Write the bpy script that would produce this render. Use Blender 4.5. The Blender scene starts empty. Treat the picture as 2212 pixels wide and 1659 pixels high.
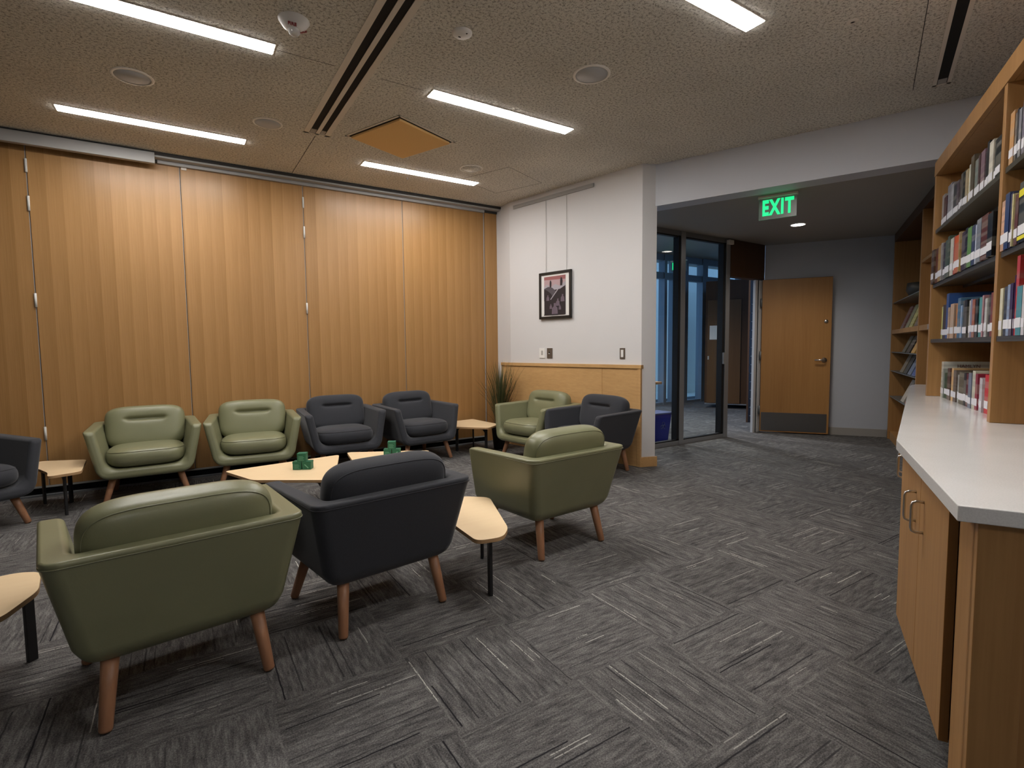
import bpy, bmesh, math, random
from mathutils import Vector, Matrix
random.seed(7)
S = bpy.context.scene
COL = S.collection
PI = math.pi

# ------------------------------------------------------------------ camera, world, exposure
cam_d = bpy.data.cameras.new('camera')
cam = bpy.data.objects.new('camera', cam_d)
COL.objects.link(cam)
cam_d.sensor_width = 36.0
cam_d.lens = 1118.11 / 2212 * 36.0
cam_d.clip_start = 0.02
cam.matrix_world = Matrix(((0.8425224, 0.0461367, -0.5366819, 0.0),
                           (-0.5385651, 0.0533132, -0.8408956, 0.0),
                           (-0.0101839, 0.9975115, 0.0697652, 1.22),
                           (0, 0, 0, 1)))
S.camera = cam
W = bpy.data.worlds.new('dusk')
S.world = W
W.use_nodes = True
bg = W.node_tree.nodes['Background']
bg.inputs[0].default_value = (0.11, 0.24, 0.50, 1)     # dusk sky seen through the lobby windows
bg.inputs[1].default_value = 1.7
S.view_settings.view_transform = 'Standard'
S.view_settings.look = 'None'
S.view_settings.gamma = 1.0
S.view_settings.use_curve_mapping = False
S.view_settings.exposure = 0.50
STRIP = 46.0          # radiance of the ceiling light strips
LOBBY = 170.0         # watts of each lobby downlight
DOWN = 38.0           # watts of the downlight over the door

# ------------------------------------------------------------------ materials
def lin(c):
    return tuple((x / 255 / 12.92) if x / 255 <= 0.04045 else ((x / 255 + 0.055) / 1.055) ** 2.4 for x in c)

class NT:
    def __init__(self, name):
        self.m = bpy.data.materials.new(name)
        self.m.use_nodes = True
        self.t = self.m.node_tree
        self.b = self.t.nodes['Principled BSDF']
    def node(self, typ, **kw):
        n = self.t.nodes.new(typ)
        for k, v in kw.items():
            setattr(n, k, v)
        return n
    def link(self, a, b):
        self.t.links.new(a, b)
    def math(self, op, a, b=None, c=None):
        n = self.node('ShaderNodeMath', operation=op)
        for i, v in enumerate((a, b, c)):
            if v is None: continue
            if isinstance(v, (int, float)): n.inputs[i].default_value = v
            else: self.link(v, n.inputs[i])
        return n.outputs[0]
    def mix(self, f, a, b, typ='MIX'):
        n = self.node('ShaderNodeMix', data_type='RGBA', blend_type=typ)
        for s, v in ((n.inputs[0], f), (n.inputs[6], a), (n.inputs[7], b)):
            if isinstance(v, (int, float)): s.default_value = v
            elif isinstance(v, tuple): s.default_value = (*v[:3], 1)
            else: self.link(v, s)
        return n.outputs[2]
    def comb(self, x, y, z):
        n = self.node('ShaderNodeCombineXYZ')
        for i, v in enumerate((x, y, z)):
            if isinstance(v, (int, float)): n.inputs[i].default_value = v
            else: self.link(v, n.inputs[i])
        return n.outputs[0]
    def pos(self, world=True):
        if world:
            return self.node('ShaderNodeNewGeometry').outputs['Position']
        return self.node('ShaderNodeTexCoord').outputs['Object']
    def sep(self, v):
        n = self.node('ShaderNodeSeparateXYZ'); self.link(v, n.inputs[0]); return n.outputs
    def vscale(self, v, s):
        n = self.node('ShaderNodeVectorMath', operation='MULTIPLY')
        self.link(v, n.inputs[0]); n.inputs[1].default_value = s
        return n.outputs[0]
    def noise(self, v, scale=5, detail=2, rough=0.5):
        n = self.node('ShaderNodeTexNoise')
        n.inputs['Scale'].default_value = scale
        n.inputs['Detail'].default_value = detail
        n.inputs['Roughness'].default_value = rough
        if v is not None: self.link(v, n.inputs['Vector'])
        return n.outputs[0]
    def ramp(self, f, stops):
        n = self.node('ShaderNodeValToRGB')
        e = n.color_ramp.elements
        while len(e) < len(stops): e.new(0.5)
        for el, (p, c) in zip(e, stops):
            el.position = p
            el.color = (*c, 1) if isinstance(c, tuple) else (c, c, c, 1)
        self.link(f, n.inputs[0])
        return n.outputs[0]
    def bump(self, h, strength=0.3, dist=0.002):
        n = self.node('ShaderNodeBump')
        n.inputs['Strength'].default_value = strength
        n.inputs['Distance'].default_value = dist
        self.link(h, n.inputs['Height'])
        self.link(n.outputs[0], self.b.inputs['Normal'])
    def done(self, col=None, rough=0.6, metal=0.0, spec=0.5):
        if col is not None:
            if isinstance(col, tuple): self.b.inputs['Base Color'].default_value = (*col[:3], 1)
            else: self.link(col, self.b.inputs['Base Color'])
        if isinstance(rough, (int, float)): self.b.inputs['Roughness'].default_value = rough
        else: self.link(rough, self.b.inputs['Roughness'])
        self.b.inputs['Metallic'].default_value = metal
        self.b.inputs['Specular IOR Level'].default_value = spec
        return self.m

def plain(name, col, rough=0.6, metal=0.0, spec=0.5, var=0.06):
    g = NT(name)
    n = g.noise(g.pos(False), 9, 3)
    c = g.mix(g.math('MULTIPLY', n, var * 2), tuple(min(1, x * (1 + var)) for x in col), tuple(x * (1 - var * 2) for x in col))
    return g.done(c, rough, metal, spec)

def wood(name, c1, c2, axis=2, fine=70, rough=0.45, world=False, contrast=1.0, spec=0.4):
    g = NT(name)
    sc = [fine, fine, fine]; sc[axis] = fine * 0.035
    p = g.pos(world)
    n1 = g.noise(g.vscale(p, tuple(sc)), 1, 4, 0.6)
    sc2 = [6, 6, 6]; sc2[axis] = 0.5
    n2 = g.noise(g.vscale(p, tuple(sc2)), 1, 2)
    f = g.math('ADD', g.math('MULTIPLY', n1, 0.6 * contrast), g.math('MULTIPLY', n2, 0.5))
    c = g.ramp(f, [(0.25, c1), (0.8, c2)])
    g.bump(n1, 0.05, 0.001)
    return g.done(c, rough, 0, spec)

def carpet():
    g = NT('carpet_tiles')
    P = g.pos(); x, y, _ = g.sep(P)
    tx = g.math('DIVIDE', g.math('SUBTRACT', x, 1.163), 0.475)
    ty = g.math('DIVIDE', g.math('SUBTRACT', y, 1.413), 0.475)
    ix = g.math('FLOOR', tx); iy = g.math('FLOOR', ty)
    fx = g.math('SUBTRACT', tx, ix); fy = g.math('SUBTRACT', ty, iy)
    par = g.math('ABSOLUTE', g.math('MODULO', g.math('ADD', ix, iy), 2))
    inv = g.math('SUBTRACT', 1, par)
    al = g.math('ADD', g.math('MULTIPLY', fx, inv), g.math('MULTIPLY', fy, par))
    ac = g.math('ADD', g.math('MULTIPLY', fy, inv), g.math('MULTIPLY', fx, par))
    wob0 = g.noise(g.vscale(P, (22, 22, 1)), 1, 2)
    acs = g.math('ADD', g.math('MULTIPLY', ac, 30), g.math('MULTIPLY', g.math('SUBTRACT', wob0, 0.5), 0.35))
    li = g.math('FLOOR', acs); w = g.math('ABSOLUTE', g.math('SUBTRACT', g.math('SUBTRACT', acs, li), 0.5))
    wn = g.node('ShaderNodeTexWhiteNoise', noise_dimensions='3D')
    g.link(g.comb(g.math('ADD', ix, 0.5), g.math('ADD', iy, 0.5), g.math('ADD', li, 0.5)), wn.inputs[0])
    r = wn.outputs[0]; rc = g.node('ShaderNodeSeparateColor'); g.link(wn.outputs[1], rc.inputs[0])
    seg = g.math('MULTIPLY', g.math('GREATER_THAN', al, g.math('MULTIPLY', rc.outputs[0], 0.42)),
                 g.math('LESS_THAN', al, g.math('ADD', 0.50, g.math('MULTIPLY', rc.outputs[1], 0.65))))
    thin = g.math('LESS_THAN', w, 0.125)
    wob = g.noise(g.vscale(P, (90, 90, 1)), 1, 2)
    thin = g.math('MULTIPLY', thin, g.math('GREATER_THAN', wob, 0.40))
    fade = g.math('ADD', 0.35, g.math('MULTIPLY', rc.outputs[2], 0.65))
    lm = g.math('MULTIPLY', g.math('MULTIPLY', g.math('GREATER_THAN', r, 0.87), seg), g.math('MULTIPLY', thin, fade))
    dm = g.math('MULTIPLY', g.math('MULTIPLY', g.math('LESS_THAN', r, 0.14), seg), g.math('MULTIPLY', g.math('LESS_THAN', w, 0.17), fade))
    tid = g.math('ADD', g.math('MULTIPLY', ix, 7.3), g.math('MULTIPLY', iy, 13.7))
    st = g.noise(g.comb(g.math('MULTIPLY', ac, 34), g.math('MULTIPLY', al, 5), tid), 1, 3, 0.7)
    sp = g.noise(P, 190, 3, 0.75)
    f = g.math('ADD', g.math('MULTIPLY', st, 0.55), g.math('MULTIPLY', sp, 0.62))
    base = g.ramp(f, [(0.42, (0.036, 0.034, 0.036)), (0.58, (0.112, 0.107, 0.104)), (0.76, (0.25, 0.24, 0.23))])
    wt = g.node('ShaderNodeTexWhiteNoise', noise_dimensions='2D'); g.link(g.comb(ix, iy, 0), wt.inputs[0])
    base = g.mix(1.0, base, g.ramp(wt.outputs[0], [(0, 0.88), (1, 1.1)]), 'MULTIPLY')
    c = g.mix(dm, base, (0.016, 0.015, 0.018))
    c = g.mix(lm, c, (0.56, 0.54, 0.49))
    g.bump(g.math('ADD', g.math('MULTIPLY', sp, 1.0), g.math('MULTIPLY', st, 0.8)), 0.5, 0.004)
    return g.done(c, 0.95, 0, 0.15)

def ceiling_mat():
    g = NT('ceiling_fibre')
    P = g.pos()
    n1 = g.noise(P, 62, 3, 0.65)
    n2 = g.noise(P, 150, 2, 0.6)
    n3 = g.noise(P, 1.6, 2)
    f = g.math('ADD', g.math('MULTIPLY', n1, 0.62), g.math('MULTIPLY', n2, 0.38))
    c = g.ramp(f, [(0.38, (0.26, 0.24, 0.205)), (0.50, (0.72, 0.69, 0.62)), (0.7, (0.84, 0.81, 0.74))])
    c = g.mix(1.0, c, g.ramp(n3, [(0.3, 0.9), (0.7, 1.05)]), 'MULTIPLY')
    g.bump(f, 0.7, 0.006)
    return g.done(c, 0.95, 0, 0.1)

def partition_mat():
    g = NT('veneer_panels')
    x, y, z = g.sep(g.pos())
    t = g.math('DIVIDE', g.math('ADD', x, 20.0), 0.108)
    i = g.math('FLOOR', t); fr = g.math('SUBTRACT', t, i)
    wn = g.node('ShaderNodeTexWhiteNoise', noise_dimensions='1D'); g.link(i, wn.inputs['W'])
    gr = g.noise(g.comb(g.math('MULTIPLY', x, 110), 0, g.math('ADD', g.math('MULTIPLY', z, 2.2), g.math('MULTIPLY', i, 5.1))), 1, 4, 0.62)
    big = g.noise(g.comb(g.math('MULTIPLY', x, 2.0), i, g.math('MULTIPLY', z, 0.5)), 1, 2)
    f = g.math('ADD', g.math('MULTIPLY', gr, 0.5), g.math('MULTIPLY', fr, 0.20))
    f = g.math('ADD', f, g.math('MULTIPLY', wn.outputs[0], 0.14))
    f = g.math('ADD', f, g.math('MULTIPLY', big, 0.12))
    c = g.ramp(f, [(0.30, (0.405, 0.222, 0.084)), (0.75, (0.270, 0.137, 0.044))])
    return g.done(c, 0.36, 0, 0.4)

def leather(name, col):
    g = NT(name)
    p = g.pos(False)
    n = g.noise(p, 170, 3, 0.6); n2 = g.noise(p, 5, 2)
    c = g.mix(n2, tuple(x * 0.9 for x in col), tuple(x * 1.1 for x in col))
    g.bump(n, 0.14, 0.0015)
    return g.done(c, 0.36, 0, 0.5)

def fabric(name, col):
    g = NT(name)
    p = g.pos(False)
    n = g.noise(p, 420, 2, 0.7)
    c = g.mix(n, tuple(x * 0.65 for x in col), tuple(x * 1.35 for x in col))
    g.bump(n, 0.35, 0.0015)
    g.b.inputs['Sheen Weight'].default_value = 0.22
    g.b.inputs['Sheen Roughness'].default_value = 0.4
    return g.done(c, 0.9, 0, 0.2)

def painted(name, col):
    g = NT(name)
    p = g.pos()
    n = g.noise(p, 140, 2); n2 = g.noise(p, 1.2, 2)
    c = g.mix(n2, tuple(x * 0.97 for x in col), tuple(min(1, x * 1.02) for x in col))
    g.bump(n, 0.08, 0.001)
    return g.done(c, 0.55, 0, 0.35)

def quartz():
    g = NT('white_quartz')
    n = g.noise(g.pos(), 240, 2); n2 = g.noise(g.pos(), 5, 3)
    c = g.ramp(g.math('ADD', g.math('MULTIPLY', n, 0.6), g.math('MULTIPLY', n2, 0.4)), [(0.35, (0.84, 0.82, 0.795)), (0.6, (0.93, 0.915, 0.89))])
    return g.done(c, 0.16, 0, 0.5)

def emit(name, col, s):
    g = NT(name)
    g.b.inputs['Emission Color'].default_value = (*col, 1)
    g.b.inputs['Emission Strength'].default_value = s
    return g.done(col, 0.5)

def glass(name, tint=(0.955, 0.98, 0.975), refl=0.12, rough=0.0):
    m = bpy.data.materials.new(name); m.use_nodes = True
    t = m.node_tree; t.nodes.remove(t.nodes['Principled BSDF'])
    o = t.nodes['Material Output']
    tr = t.nodes.new('ShaderNodeBsdfTransparent'); tr.inputs[0].default_value = (*tint, 1)
    gl = t.nodes.new('ShaderNodeBsdfGlossy'); gl.inputs['Roughness'].default_value = rough
    fr = t.nodes.new('ShaderNodeFresnel'); fr.inputs['IOR'].default_value = 1.45
    mx = t.nodes.new('ShaderNodeMixShader')
    ge = t.nodes.new('ShaderNodeNewGeometry'); mu = t.nodes.new('ShaderNodeMath'); mu.operation = 'MULTIPLY'
    iv = t.nodes.new('ShaderNodeMath'); iv.operation = 'SUBTRACT'; iv.inputs[0].default_value = 1.0
    t.links.new(ge.outputs['Backfacing'], iv.inputs[1]); t.links.new(fr.outputs[0], mu.inputs[0]); t.links.new(iv.outputs[0], mu.inputs[1])
    t.links.new(mu.outputs[0], mx.inputs[0]); t.links.new(tr.outputs[0], mx.inputs[1]); t.links.new(gl.outputs[0], mx.inputs[2])
    t.links.new(mx.outputs[0], o.inputs[0])
    return m

def book_mat():
    g = NT('book_cover')
    oi = g.node('ShaderNodeObjectInfo')
    x, y, z = g.sep(g.pos(False))
    band = g.noise(g.comb(g.math('MULTIPLY', oi.outputs['Random'], 90), 0, g.math('MULTIPLY', z, 26)), 1, 1)
    f = g.ramp(band, [(0.50, 0.0), (0.56, 0.28)])
    c = g.mix(f, oi.outputs['Color'], g.mix(oi.outputs['Random'], (0.6, 0.55, 0.45), (0.03, 0.03, 0.035)))
    return g.done(c, 0.35, 0, 0.5)

M = {}
M['carpet'] = carpet()
M['ceiling'] = ceiling_mat()
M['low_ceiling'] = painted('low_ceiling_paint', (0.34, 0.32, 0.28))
M['partition'] = partition_mat()
M['oak'] = wood('oak_cabinet', (0.50, 0.275, 0.105), (0.33, 0.165, 0.055), 2, 60, 0.42)
M['oak_h'] = wood('oak_wainscot', (0.68, 0.42, 0.185), (0.50, 0.29, 0.115), 1, 55, 0.42, True)
M['oak_door'] = wood('oak_door', (0.52, 0.27, 0.09), (0.40, 0.19, 0.06), 2, 50, 0.4)
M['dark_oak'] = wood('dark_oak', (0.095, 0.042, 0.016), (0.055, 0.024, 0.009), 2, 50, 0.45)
M['oak_brown'] = wood('brown_oak_door', (0.15, 0.075, 0.028), (0.11, 0.05, 0.018), 2, 50, 0.4)
M['maple'] = wood('maple_top', (0.88, 0.68, 0.43), (0.80, 0.58, 0.34), 0, 40, 0.38, False, 0.6)
M['maple_edge'] = wood('plywood_edge', (0.55, 0.36, 0.19), (0.38, 0.22, 0.10), 0, 40, 0.5)
M['walnut'] = wood('leg_wood', (0.42, 0.215, 0.115), (0.29, 0.135, 0.07), 2, 90, 0.4)
M['white'] = painted('wall_paint', (0.69, 0.68, 0.68))
M['rear'] = painted('wall_paint_rear', (0.16, 0.15, 0.14))
M['grey_wall'] = painted('wall_paint_grey', (0.55, 0.58, 0.64))
M['header'] = painted('header_paint', (0.60, 0.615, 0.66))
M['track'] = plain('track_grey', (0.34, 0.335, 0.325), 0.5)
M['dark_track'] = plain('track_shadow_gap', (0.03, 0.028, 0.026), 0.7)
M['green'] = leather('olive_vinyl', (0.205, 0.207, 0.116))
M['green_pipe'] = leather('olive_piping', (0.17, 0.17, 0.10))
M['char'] = fabric('charcoal_wool', (0.043, 0.045, 0.052))
M['char_pipe'] = fabric('charcoal_piping', (0.04, 0.04, 0.046))
M['black'] = plain('black_steel', (0.012, 0.012, 0.013), 0.45)
M['void'] = plain('dark_void', (0.004, 0.004, 0.004), 0.9)
M['alu'] = plain('aluminium', (0.36, 0.37, 0.385), 0.42, 0.6)
M['alu_dark'] = plain('dark_aluminium', (0.20, 0.21, 0.22), 0.45, 0.3)
M['gasket'] = plain('black_gasket', (0.006, 0.006, 0.007), 0.6)
M['hinge'] = plain('hinge_paint', (0.58, 0.57, 0.54), 0.5)
M['jamb'] = plain('jamb_paint', (0.62, 0.63, 0.65), 0.4)
M['steel'] = plain('brushed_steel', (0.62, 0.61, 0.59), 0.28, 1.0)
M['kick'] = plain('kick_plate_steel', (0.20, 0.20, 0.20), 0.38, 0.9)
M['bronze'] = plain('bronze_plate', (0.16, 0.13, 0.105), 0.45, 0.5)
M['white_plastic'] = plain('white_plastic', (0.80, 0.79, 0.77), 0.4)
M['fixture'] = plain('ceiling_fixture_paint', (0.70, 0.645, 0.57), 0.55)
M['speaker'] = plain('speaker_grille', (0.45, 0.45, 0.45), 0.7)
M['mdf'] = plain('orange_access_board', (0.74, 0.46, 0.18), 0.5)
M['quartz'] = quartz()
M['strip'] = emit('light_strip', (1.0, 0.965, 0.93), STRIP)
M['lamp'] = emit('downlight_lens', (1.0, 0.93, 0.84), 14.0)
M['exit'] = emit('exit_green', (0.01, 0.58, 0.19), 1.1)
M['exit_red'] = plain('fire_red', (0.30, 0.05, 0.06), 0.5)
M['exit_glass'] = plain('exit_acrylic', (0.40, 0.44, 0.40), 0.2)
M['exit_glass'].node_tree.nodes['Principled BSDF'].inputs['Alpha'].default_value = 0.30
M['glass'] = glass('lobby_glass')
M['lens'] = plain('strobe_lens', (0.75, 0.75, 0.74), 0.08)
M['lens'].node_tree.nodes['Principled BSDF'].inputs['Alpha'].default_value = 0.45
M['rim'] = plain('speaker_rim', (0.80, 0.76, 0.69), 0.5)
M['clear'] = glass('clear_lens', (0.9, 0.9, 0.9))
M['book'] = book_mat()
M['page'] = plain('book_pages', (0.74, 0.70, 0.60), 0.8)
M['label'] = plain('spine_label_white', (0.80, 0.79, 0.82), 0.5)
M['ink'] = plain('dark_ink', (0.16, 0.06, 0.05), 0.6)
M['box'] = plain('green_card', (0.012, 0.125, 0.068), 0.5)
M['box_print'] = plain('pale_green_print', (0.16, 0.42, 0.28), 0.6)
M['leaf'] = plain('grass_blades', (0.055, 0.065, 0.018), 0.6, var=0.4)
M['leaf_dry'] = plain('dry_grass_blades', (0.22, 0.13, 0.05), 0.6, var=0.3)
M['pot'] = plain('dark_pot', (0.03, 0.028, 0.022), 0.5)
M['soil'] = plain('soil', (0.03, 0.02, 0.012), 0.9)
M['blue_bin'] = plain('blue_plastic', (0.008, 0.016, 0.27), 0.4)
M['bin_print'] = plain('bin_symbol', (0.10, 0.12, 0.26), 0.5)
M['baseboard'] = plain('rubber_base', (0.36, 0.34, 0.31), 0.6)
M['paper'] = plain('paper_notice', (0.78, 0.74, 0.66), 0.7)
M['mat'] = plain('picture_mat', (0.74, 0.73, 0.70), 0.7)
M['frame_black'] = plain('frame_black', (0.014, 0.013, 0.012), 0.35)
M['cable'] = plain('hanging_wire', (0.42, 0.41, 0.40), 0.4)
M['metal_shelf'] = plain('dark_steel_shelf', (0.075, 0.062, 0.045), 0.4, 0.2)
M['acrylic_shelf'] = plain('grey_display_shelf', (0.17, 0.20, 0.21), 0.3, 0.3)
M['outside'] = painted('outside_stucco', (0.86, 0.76, 0.62))
M['lobby_wall'] = painted('lobby_wall', (0.42, 0.50, 0.54))

# ------------------------------------------------------------------ mesh helpers
class MB:
    def __init__(self):
        self.bm = bmesh.new(); self.mats = []; self.cur = 0
    def mat(self, k):
        m = M[k]
        if m not in self.mats: self.mats.append(m)
        self.cur = self.mats.index(m); return self
    def face(self, vs):
        try: f = self.bm.faces.new(vs)
        except ValueError: return None
        f.material_index = self.cur; return f
    def prism(self, pts, z0, z1, T=None, top_mat=None):
        """pts: polygon (x,y) counter-clockwise; extruded z0..z1"""
        n = len(pts)
        lo = [self.bm.verts.new((p[0], p[1], z0)) for p in pts]
        hi = [self.bm.verts.new((p[0], p[1], z1)) for p in pts]
        self.face(lo[::-1]); f = self.face(hi)
        if top_mat is not None:
            c = self.cur; self.mat(top_mat); f.material_index = self.cur; self.cur = c
        for i in range(n):
            self.face([lo[i], lo[(i + 1) % n], hi[(i + 1) % n], hi[i]])
        if T is not None: bmesh.ops.transform(self.bm, matrix=T, verts=lo + hi)
        return self
    def box(self, x0, x1, y0, y1, z0, z1, T=None):
        return self.prism([(x0, y0), (x1, y0), (x1, y1), (x0, y1)], z0, z1, T)
    def slab(self, p, q, th, z0, z1):
        """vertical slab with its face on the line p-q; thickness th to the left of p->q"""
        d = Vector((q[0] - p[0], q[1] - p[1])).normalized(); n = Vector((-d.y, d.x)) * th
        pts = [p, q, (q[0] + n.x, q[1] + n.y), (p[0] + n.x, p[1] + n.y)]
        if th < 0: pts = pts[::-1]
        return self.prism(pts, z0, z1)
    def tube(self, pts, r, n=8, closed=False, r2=None):
        pts = [Vector(p) for p in pts]; N = len(pts); rings = []
        up = None
        for i, p in enumerate(pts):
            if closed: d = pts[(i + 1) % N] - pts[i - 1]
            else: d = pts[min(i + 1, N - 1)] - pts[max(i - 1, 0)]
            d.normalize()
            if up is None:
                up = Vector((0, 0, 1)) if abs(d.z) < 0.9 else Vector((1, 0, 0))
            a = (up - d * up.dot(d)).normalized(); b = d.cross(a); up = a
            rr = r if r2 is None else r + (r2 - r) * i / (N - 1)
            rings.append([self.bm.verts.new(p + (a * math.cos(t) + b * math.sin(t)) * rr) for t in [2 * PI * k / n for k in range(n)]])
        for i in range(N if closed else N - 1):
            A, B = rings[i], rings[(i + 1) % N]
            for k in range(n):
                f = self.face([A[k], A[(k + 1) % n], B[(k + 1) % n], B[k]])
                if f: f.smooth = True
        if not closed:
            self.face(rings[0][::-1]); self.face(rings[-1])
        return self
    def lathe(self, prof, n=32, T=None, smooth=True):
        rings = []; allv = []
        for r, z in prof:
            if r < 1e-6:
                v = self.bm.verts.new((0, 0, z)); rings.append([v]); allv.append(v)
            else:
                R = [self.bm.verts.new((r * math.cos(2 * PI * k / n), r * math.sin(2 * PI * k / n), z)) for k in range(n)]
                rings.append(R); allv += R
        for A, B in zip(rings, rings[1:]):
            for k in range(n):
                k2 = (k + 1) % n
                if len(A) == 1 and len(B) == 1: continue
                if len(A) == 1: f = self.face([A[0], B[k2], B[k]])
                elif len(B) == 1: f = self.face([A[k], A[k2], B[0]])
                else: f = self.face([A[k], A[k2], B[k2], B[k]])
                if f: f.smooth = smooth
        if T is not None: bmesh.ops.transform(self.bm, matrix=T, verts=allv)
        return self
    def poly(self, pts):
        self.face([self.bm.verts.new(p) for p in pts]); return self
    def build(self, name, parent=None, bevel=0.0, seg=2, normals=True):
        me = bpy.data.meshes.new(name)
        if normals: bmesh.ops.recalc_face_normals(self.bm, faces=self.bm.faces[:])
        self.bm.to_mesh(me); self.bm.free()
        for m in self.mats: me.materials.append(m)
        o = bpy.data.objects.new(name, me); COL.objects.link(o)
        if parent: o.parent = parent
        if bevel > 0:
            b = o.modifiers.new('bevel', 'BEVEL'); b.width = bevel; b.segments = seg; b.limit_method = 'ANGLE'; b.angle_limit = math.radians(40)
            b.harden_normals = True
            for p in me.polygons: p.use_smooth = True
        return o

def tag(o, label, cat, group=None, kind=None):
    if label: o['label'] = label
    if cat: o['category'] = cat
    if group: o['group'] = group
    if kind: o['kind'] = kind
    return o
def struct(o):
    o['kind'] = 'structure'; return o
def thing(name, label, cat, loc=(0, 0, 0), rz=0.0, group=None):
    o = bpy.data.objects.new(name, None); COL.objects.link(o)
    o.empty_display_size = 0.1
    o.location = loc; o.rotation_euler = (0, 0, rz)
    return tag(o, label, cat, group)
def copy_tree(o, parent=None):
    c = o.copy(); COL.objects.link(c)
    if parent: c.parent = parent
    for ch in list(o.children): copy_tree(ch, c)
    return c
def text_mesh(name, s, size, mat, parent, T, extr=0.001, bold=0.0, sp=1.0):
    cu = bpy.data.curves.new(name + '_t', 'FONT'); cu.body = s; cu.size = size; cu.extrude = extr; cu.offset = bold
    cu.space_character = sp; cu.align_x = 'CENTER'; cu.align_y = 'CENTER'
    to = bpy.data.objects.new(name + '_t', cu); COL.objects.link(to)
    dg = bpy.context.evaluated_depsgraph_get()
    me = bpy.data.meshes.new_from_object(to.evaluated_get(dg))
    bpy.data.objects.remove(to); bpy.data.curves.remove(cu)
    me.name = name; me.materials.clear(); me.materials.append(M[mat]); me.transform(T)
    o = bpy.data.objects.new(name, me); COL.objects.link(o); o.parent = parent
    return o

# furniture axis of the library wall on the right: a runs along it, b goes away from the room
TH = math.radians(27.8)
AX = (math.cos(TH), math.sin(TH)); BX = (math.sin(TH), -math.cos(TH))
def ab(a, b): return (a * AX[0] + b * BX[0], a * AX[1] + b * BX[1])
# grid of the header and the hall ceiling
U = (0.3867, -0.9222); V = (0.9222, 0.3867)

# ================================================================== SETTING
struct(MB().mat('carpet').box(-4.5, 13.5, -4.5, 8.2, -0.08, 0.0).build('floor'))

# main ceiling: everything on the room side of the header
H0 = (4.02, 3.62)
def along(p, d, t): return (p[0] + d[0] * t, p[1] + d[1] * t)
he = along(H0, U, 3.4)
ce = [(-4.5, -4.5), (4.9 + 2.2, -4.5), along(H0, U, 8.5), H0, (3.883, 3.67), (3.491, 5.491), (3.50, 5.71), (-4.5, 5.71)]
ce = [(-4.5, -4.5), along(H0, U, 8.8), H0, (3.883, 3.68), (3.50, 5.491), (3.50, 5.71), (-4.5, 5.71)]
struct(MB().mat('ceiling').prism(ce, 3.0, 3.12).build('ceiling'))
# seams in the fibre board
sm = MB().mat('dark_track')
sm.box(1.027, 1.032, 4.62, 5.70, 2.9985, 3.001)
sm.box(-4.0, 0.9, 3.443, 3.446, 2.9990, 3.001)
sm.box(1.2, 1.5, 3.443, 3.446, 2.9990, 3.001)
def strip(mb, p, q, w, z0, z1):
    d = Vector((q[0] - p[0], q[1] - p[1])).normalized(); n = Vector((-d.y, d.x)) * (w / 2)
    mb.prism([(p[0] - n.x, p[1] - n.y), (q[0] - n.x, q[1] - n.y), (q[0] + n.x, q[1] + n.y), (p[0] + n.x, p[1] + n.y)], z0, z1)
strip(sm, (4.43, 1.655), (3.2, 1.135), 0.004, 2.9985, 3.001)
struct(sm.build('trim_1'))

# header beam and low hall ceiling
hb = MB().mat('header').slab(along(H0, U, -0.35), along(H0, U, 9.0), 0.2, 2.6, 3.12)
struct(hb.build('wall_header'))
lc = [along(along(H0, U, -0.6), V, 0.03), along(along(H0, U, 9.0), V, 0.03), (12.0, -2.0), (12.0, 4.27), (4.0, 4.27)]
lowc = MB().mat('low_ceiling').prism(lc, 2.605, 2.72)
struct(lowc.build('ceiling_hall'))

# partition side wall and column end on the left of the opening
ww = MB().mat('white')
ww.prism([(3.50, 5.70), (3.491, 5.491), (3.60, 5.49), (3.60, 6.0), (3.50, 6.0)][::1], 0, 3.0)
ww.prism([(3.491, 5.491), (3.883, 3.672), (4.033, 3.622), (4.033, 3.80), (3.98, 4.45), (3.70, 5.6), (3.55, 5.55)], 0, 3.0)
struct(ww.build('wall_white'))
# wainscot on the white wall
wa = MB().mat('oak_h')
def wl(t, off):     # point along the white wall, off metres in front of it
    p0, p1 = Vector((3.491, 5.491)), Vector((3.883, 3.672)); d = (p1 - p0).normalized(); n = Vector((d.y, -d.x))
    if n.x > 0: n = -n
    q = p0 + d * t + n * off; return (q.x, q.y)
L = 1.861
for t0, t1 in ((0.012, 1.392), (1.408, L - 0.035)):
    wa.prism([wl(t0, 0.012), wl(t0, -0.02), wl(t1, -0.02), wl(t1, 0.012)], 0.0, 0.995)
wa.prism([wl(-0.06, 0.008), wl(-0.06, -0.02), wl(L, -0.02), wl(L, 0.008)], 0.0, 1.0)
wa.prism([(3.486, 5.495), (3.492, 5.495), (3.502, 5.70), (3.480, 5.70)], 0.0, 1.0)
wcap = MB().mat('oak_h')
wcap.prism([wl(-0.02, 0.026), wl(-0.02, -0.02), wl(L + 0.012, -0.02), wl(L + 0.012, 0.026)], 0.998, 1.035)
wcap.prism([(3.466, 5.48), (3.50, 5.48), (3.51, 5.70), (3.47, 5.70)], 0.998, 1.035)
wcap.prism([wl(L - 0.035, 0.02), wl(L - 0.035, -0.02), wl(L + 0.004, -0.02), wl(L + 0.004, 0.02)], 0.0, 1.0)
struct(wa.build('trim_2')); struct(wcap.build('trim_3', bevel=0.002))
bb = MB().mat('oak_h')
bb.prism([(3.870, 3.665), (3.880, 3.655), (4.040, 3.600), (4.050, 3.605), (4.050, 3.82), (4.034, 3.82), (4.034, 3.62), (3.883, 3.675)], 0, 0.10)
struct(bb.build('baseboard_column', bevel=0.002))

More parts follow.
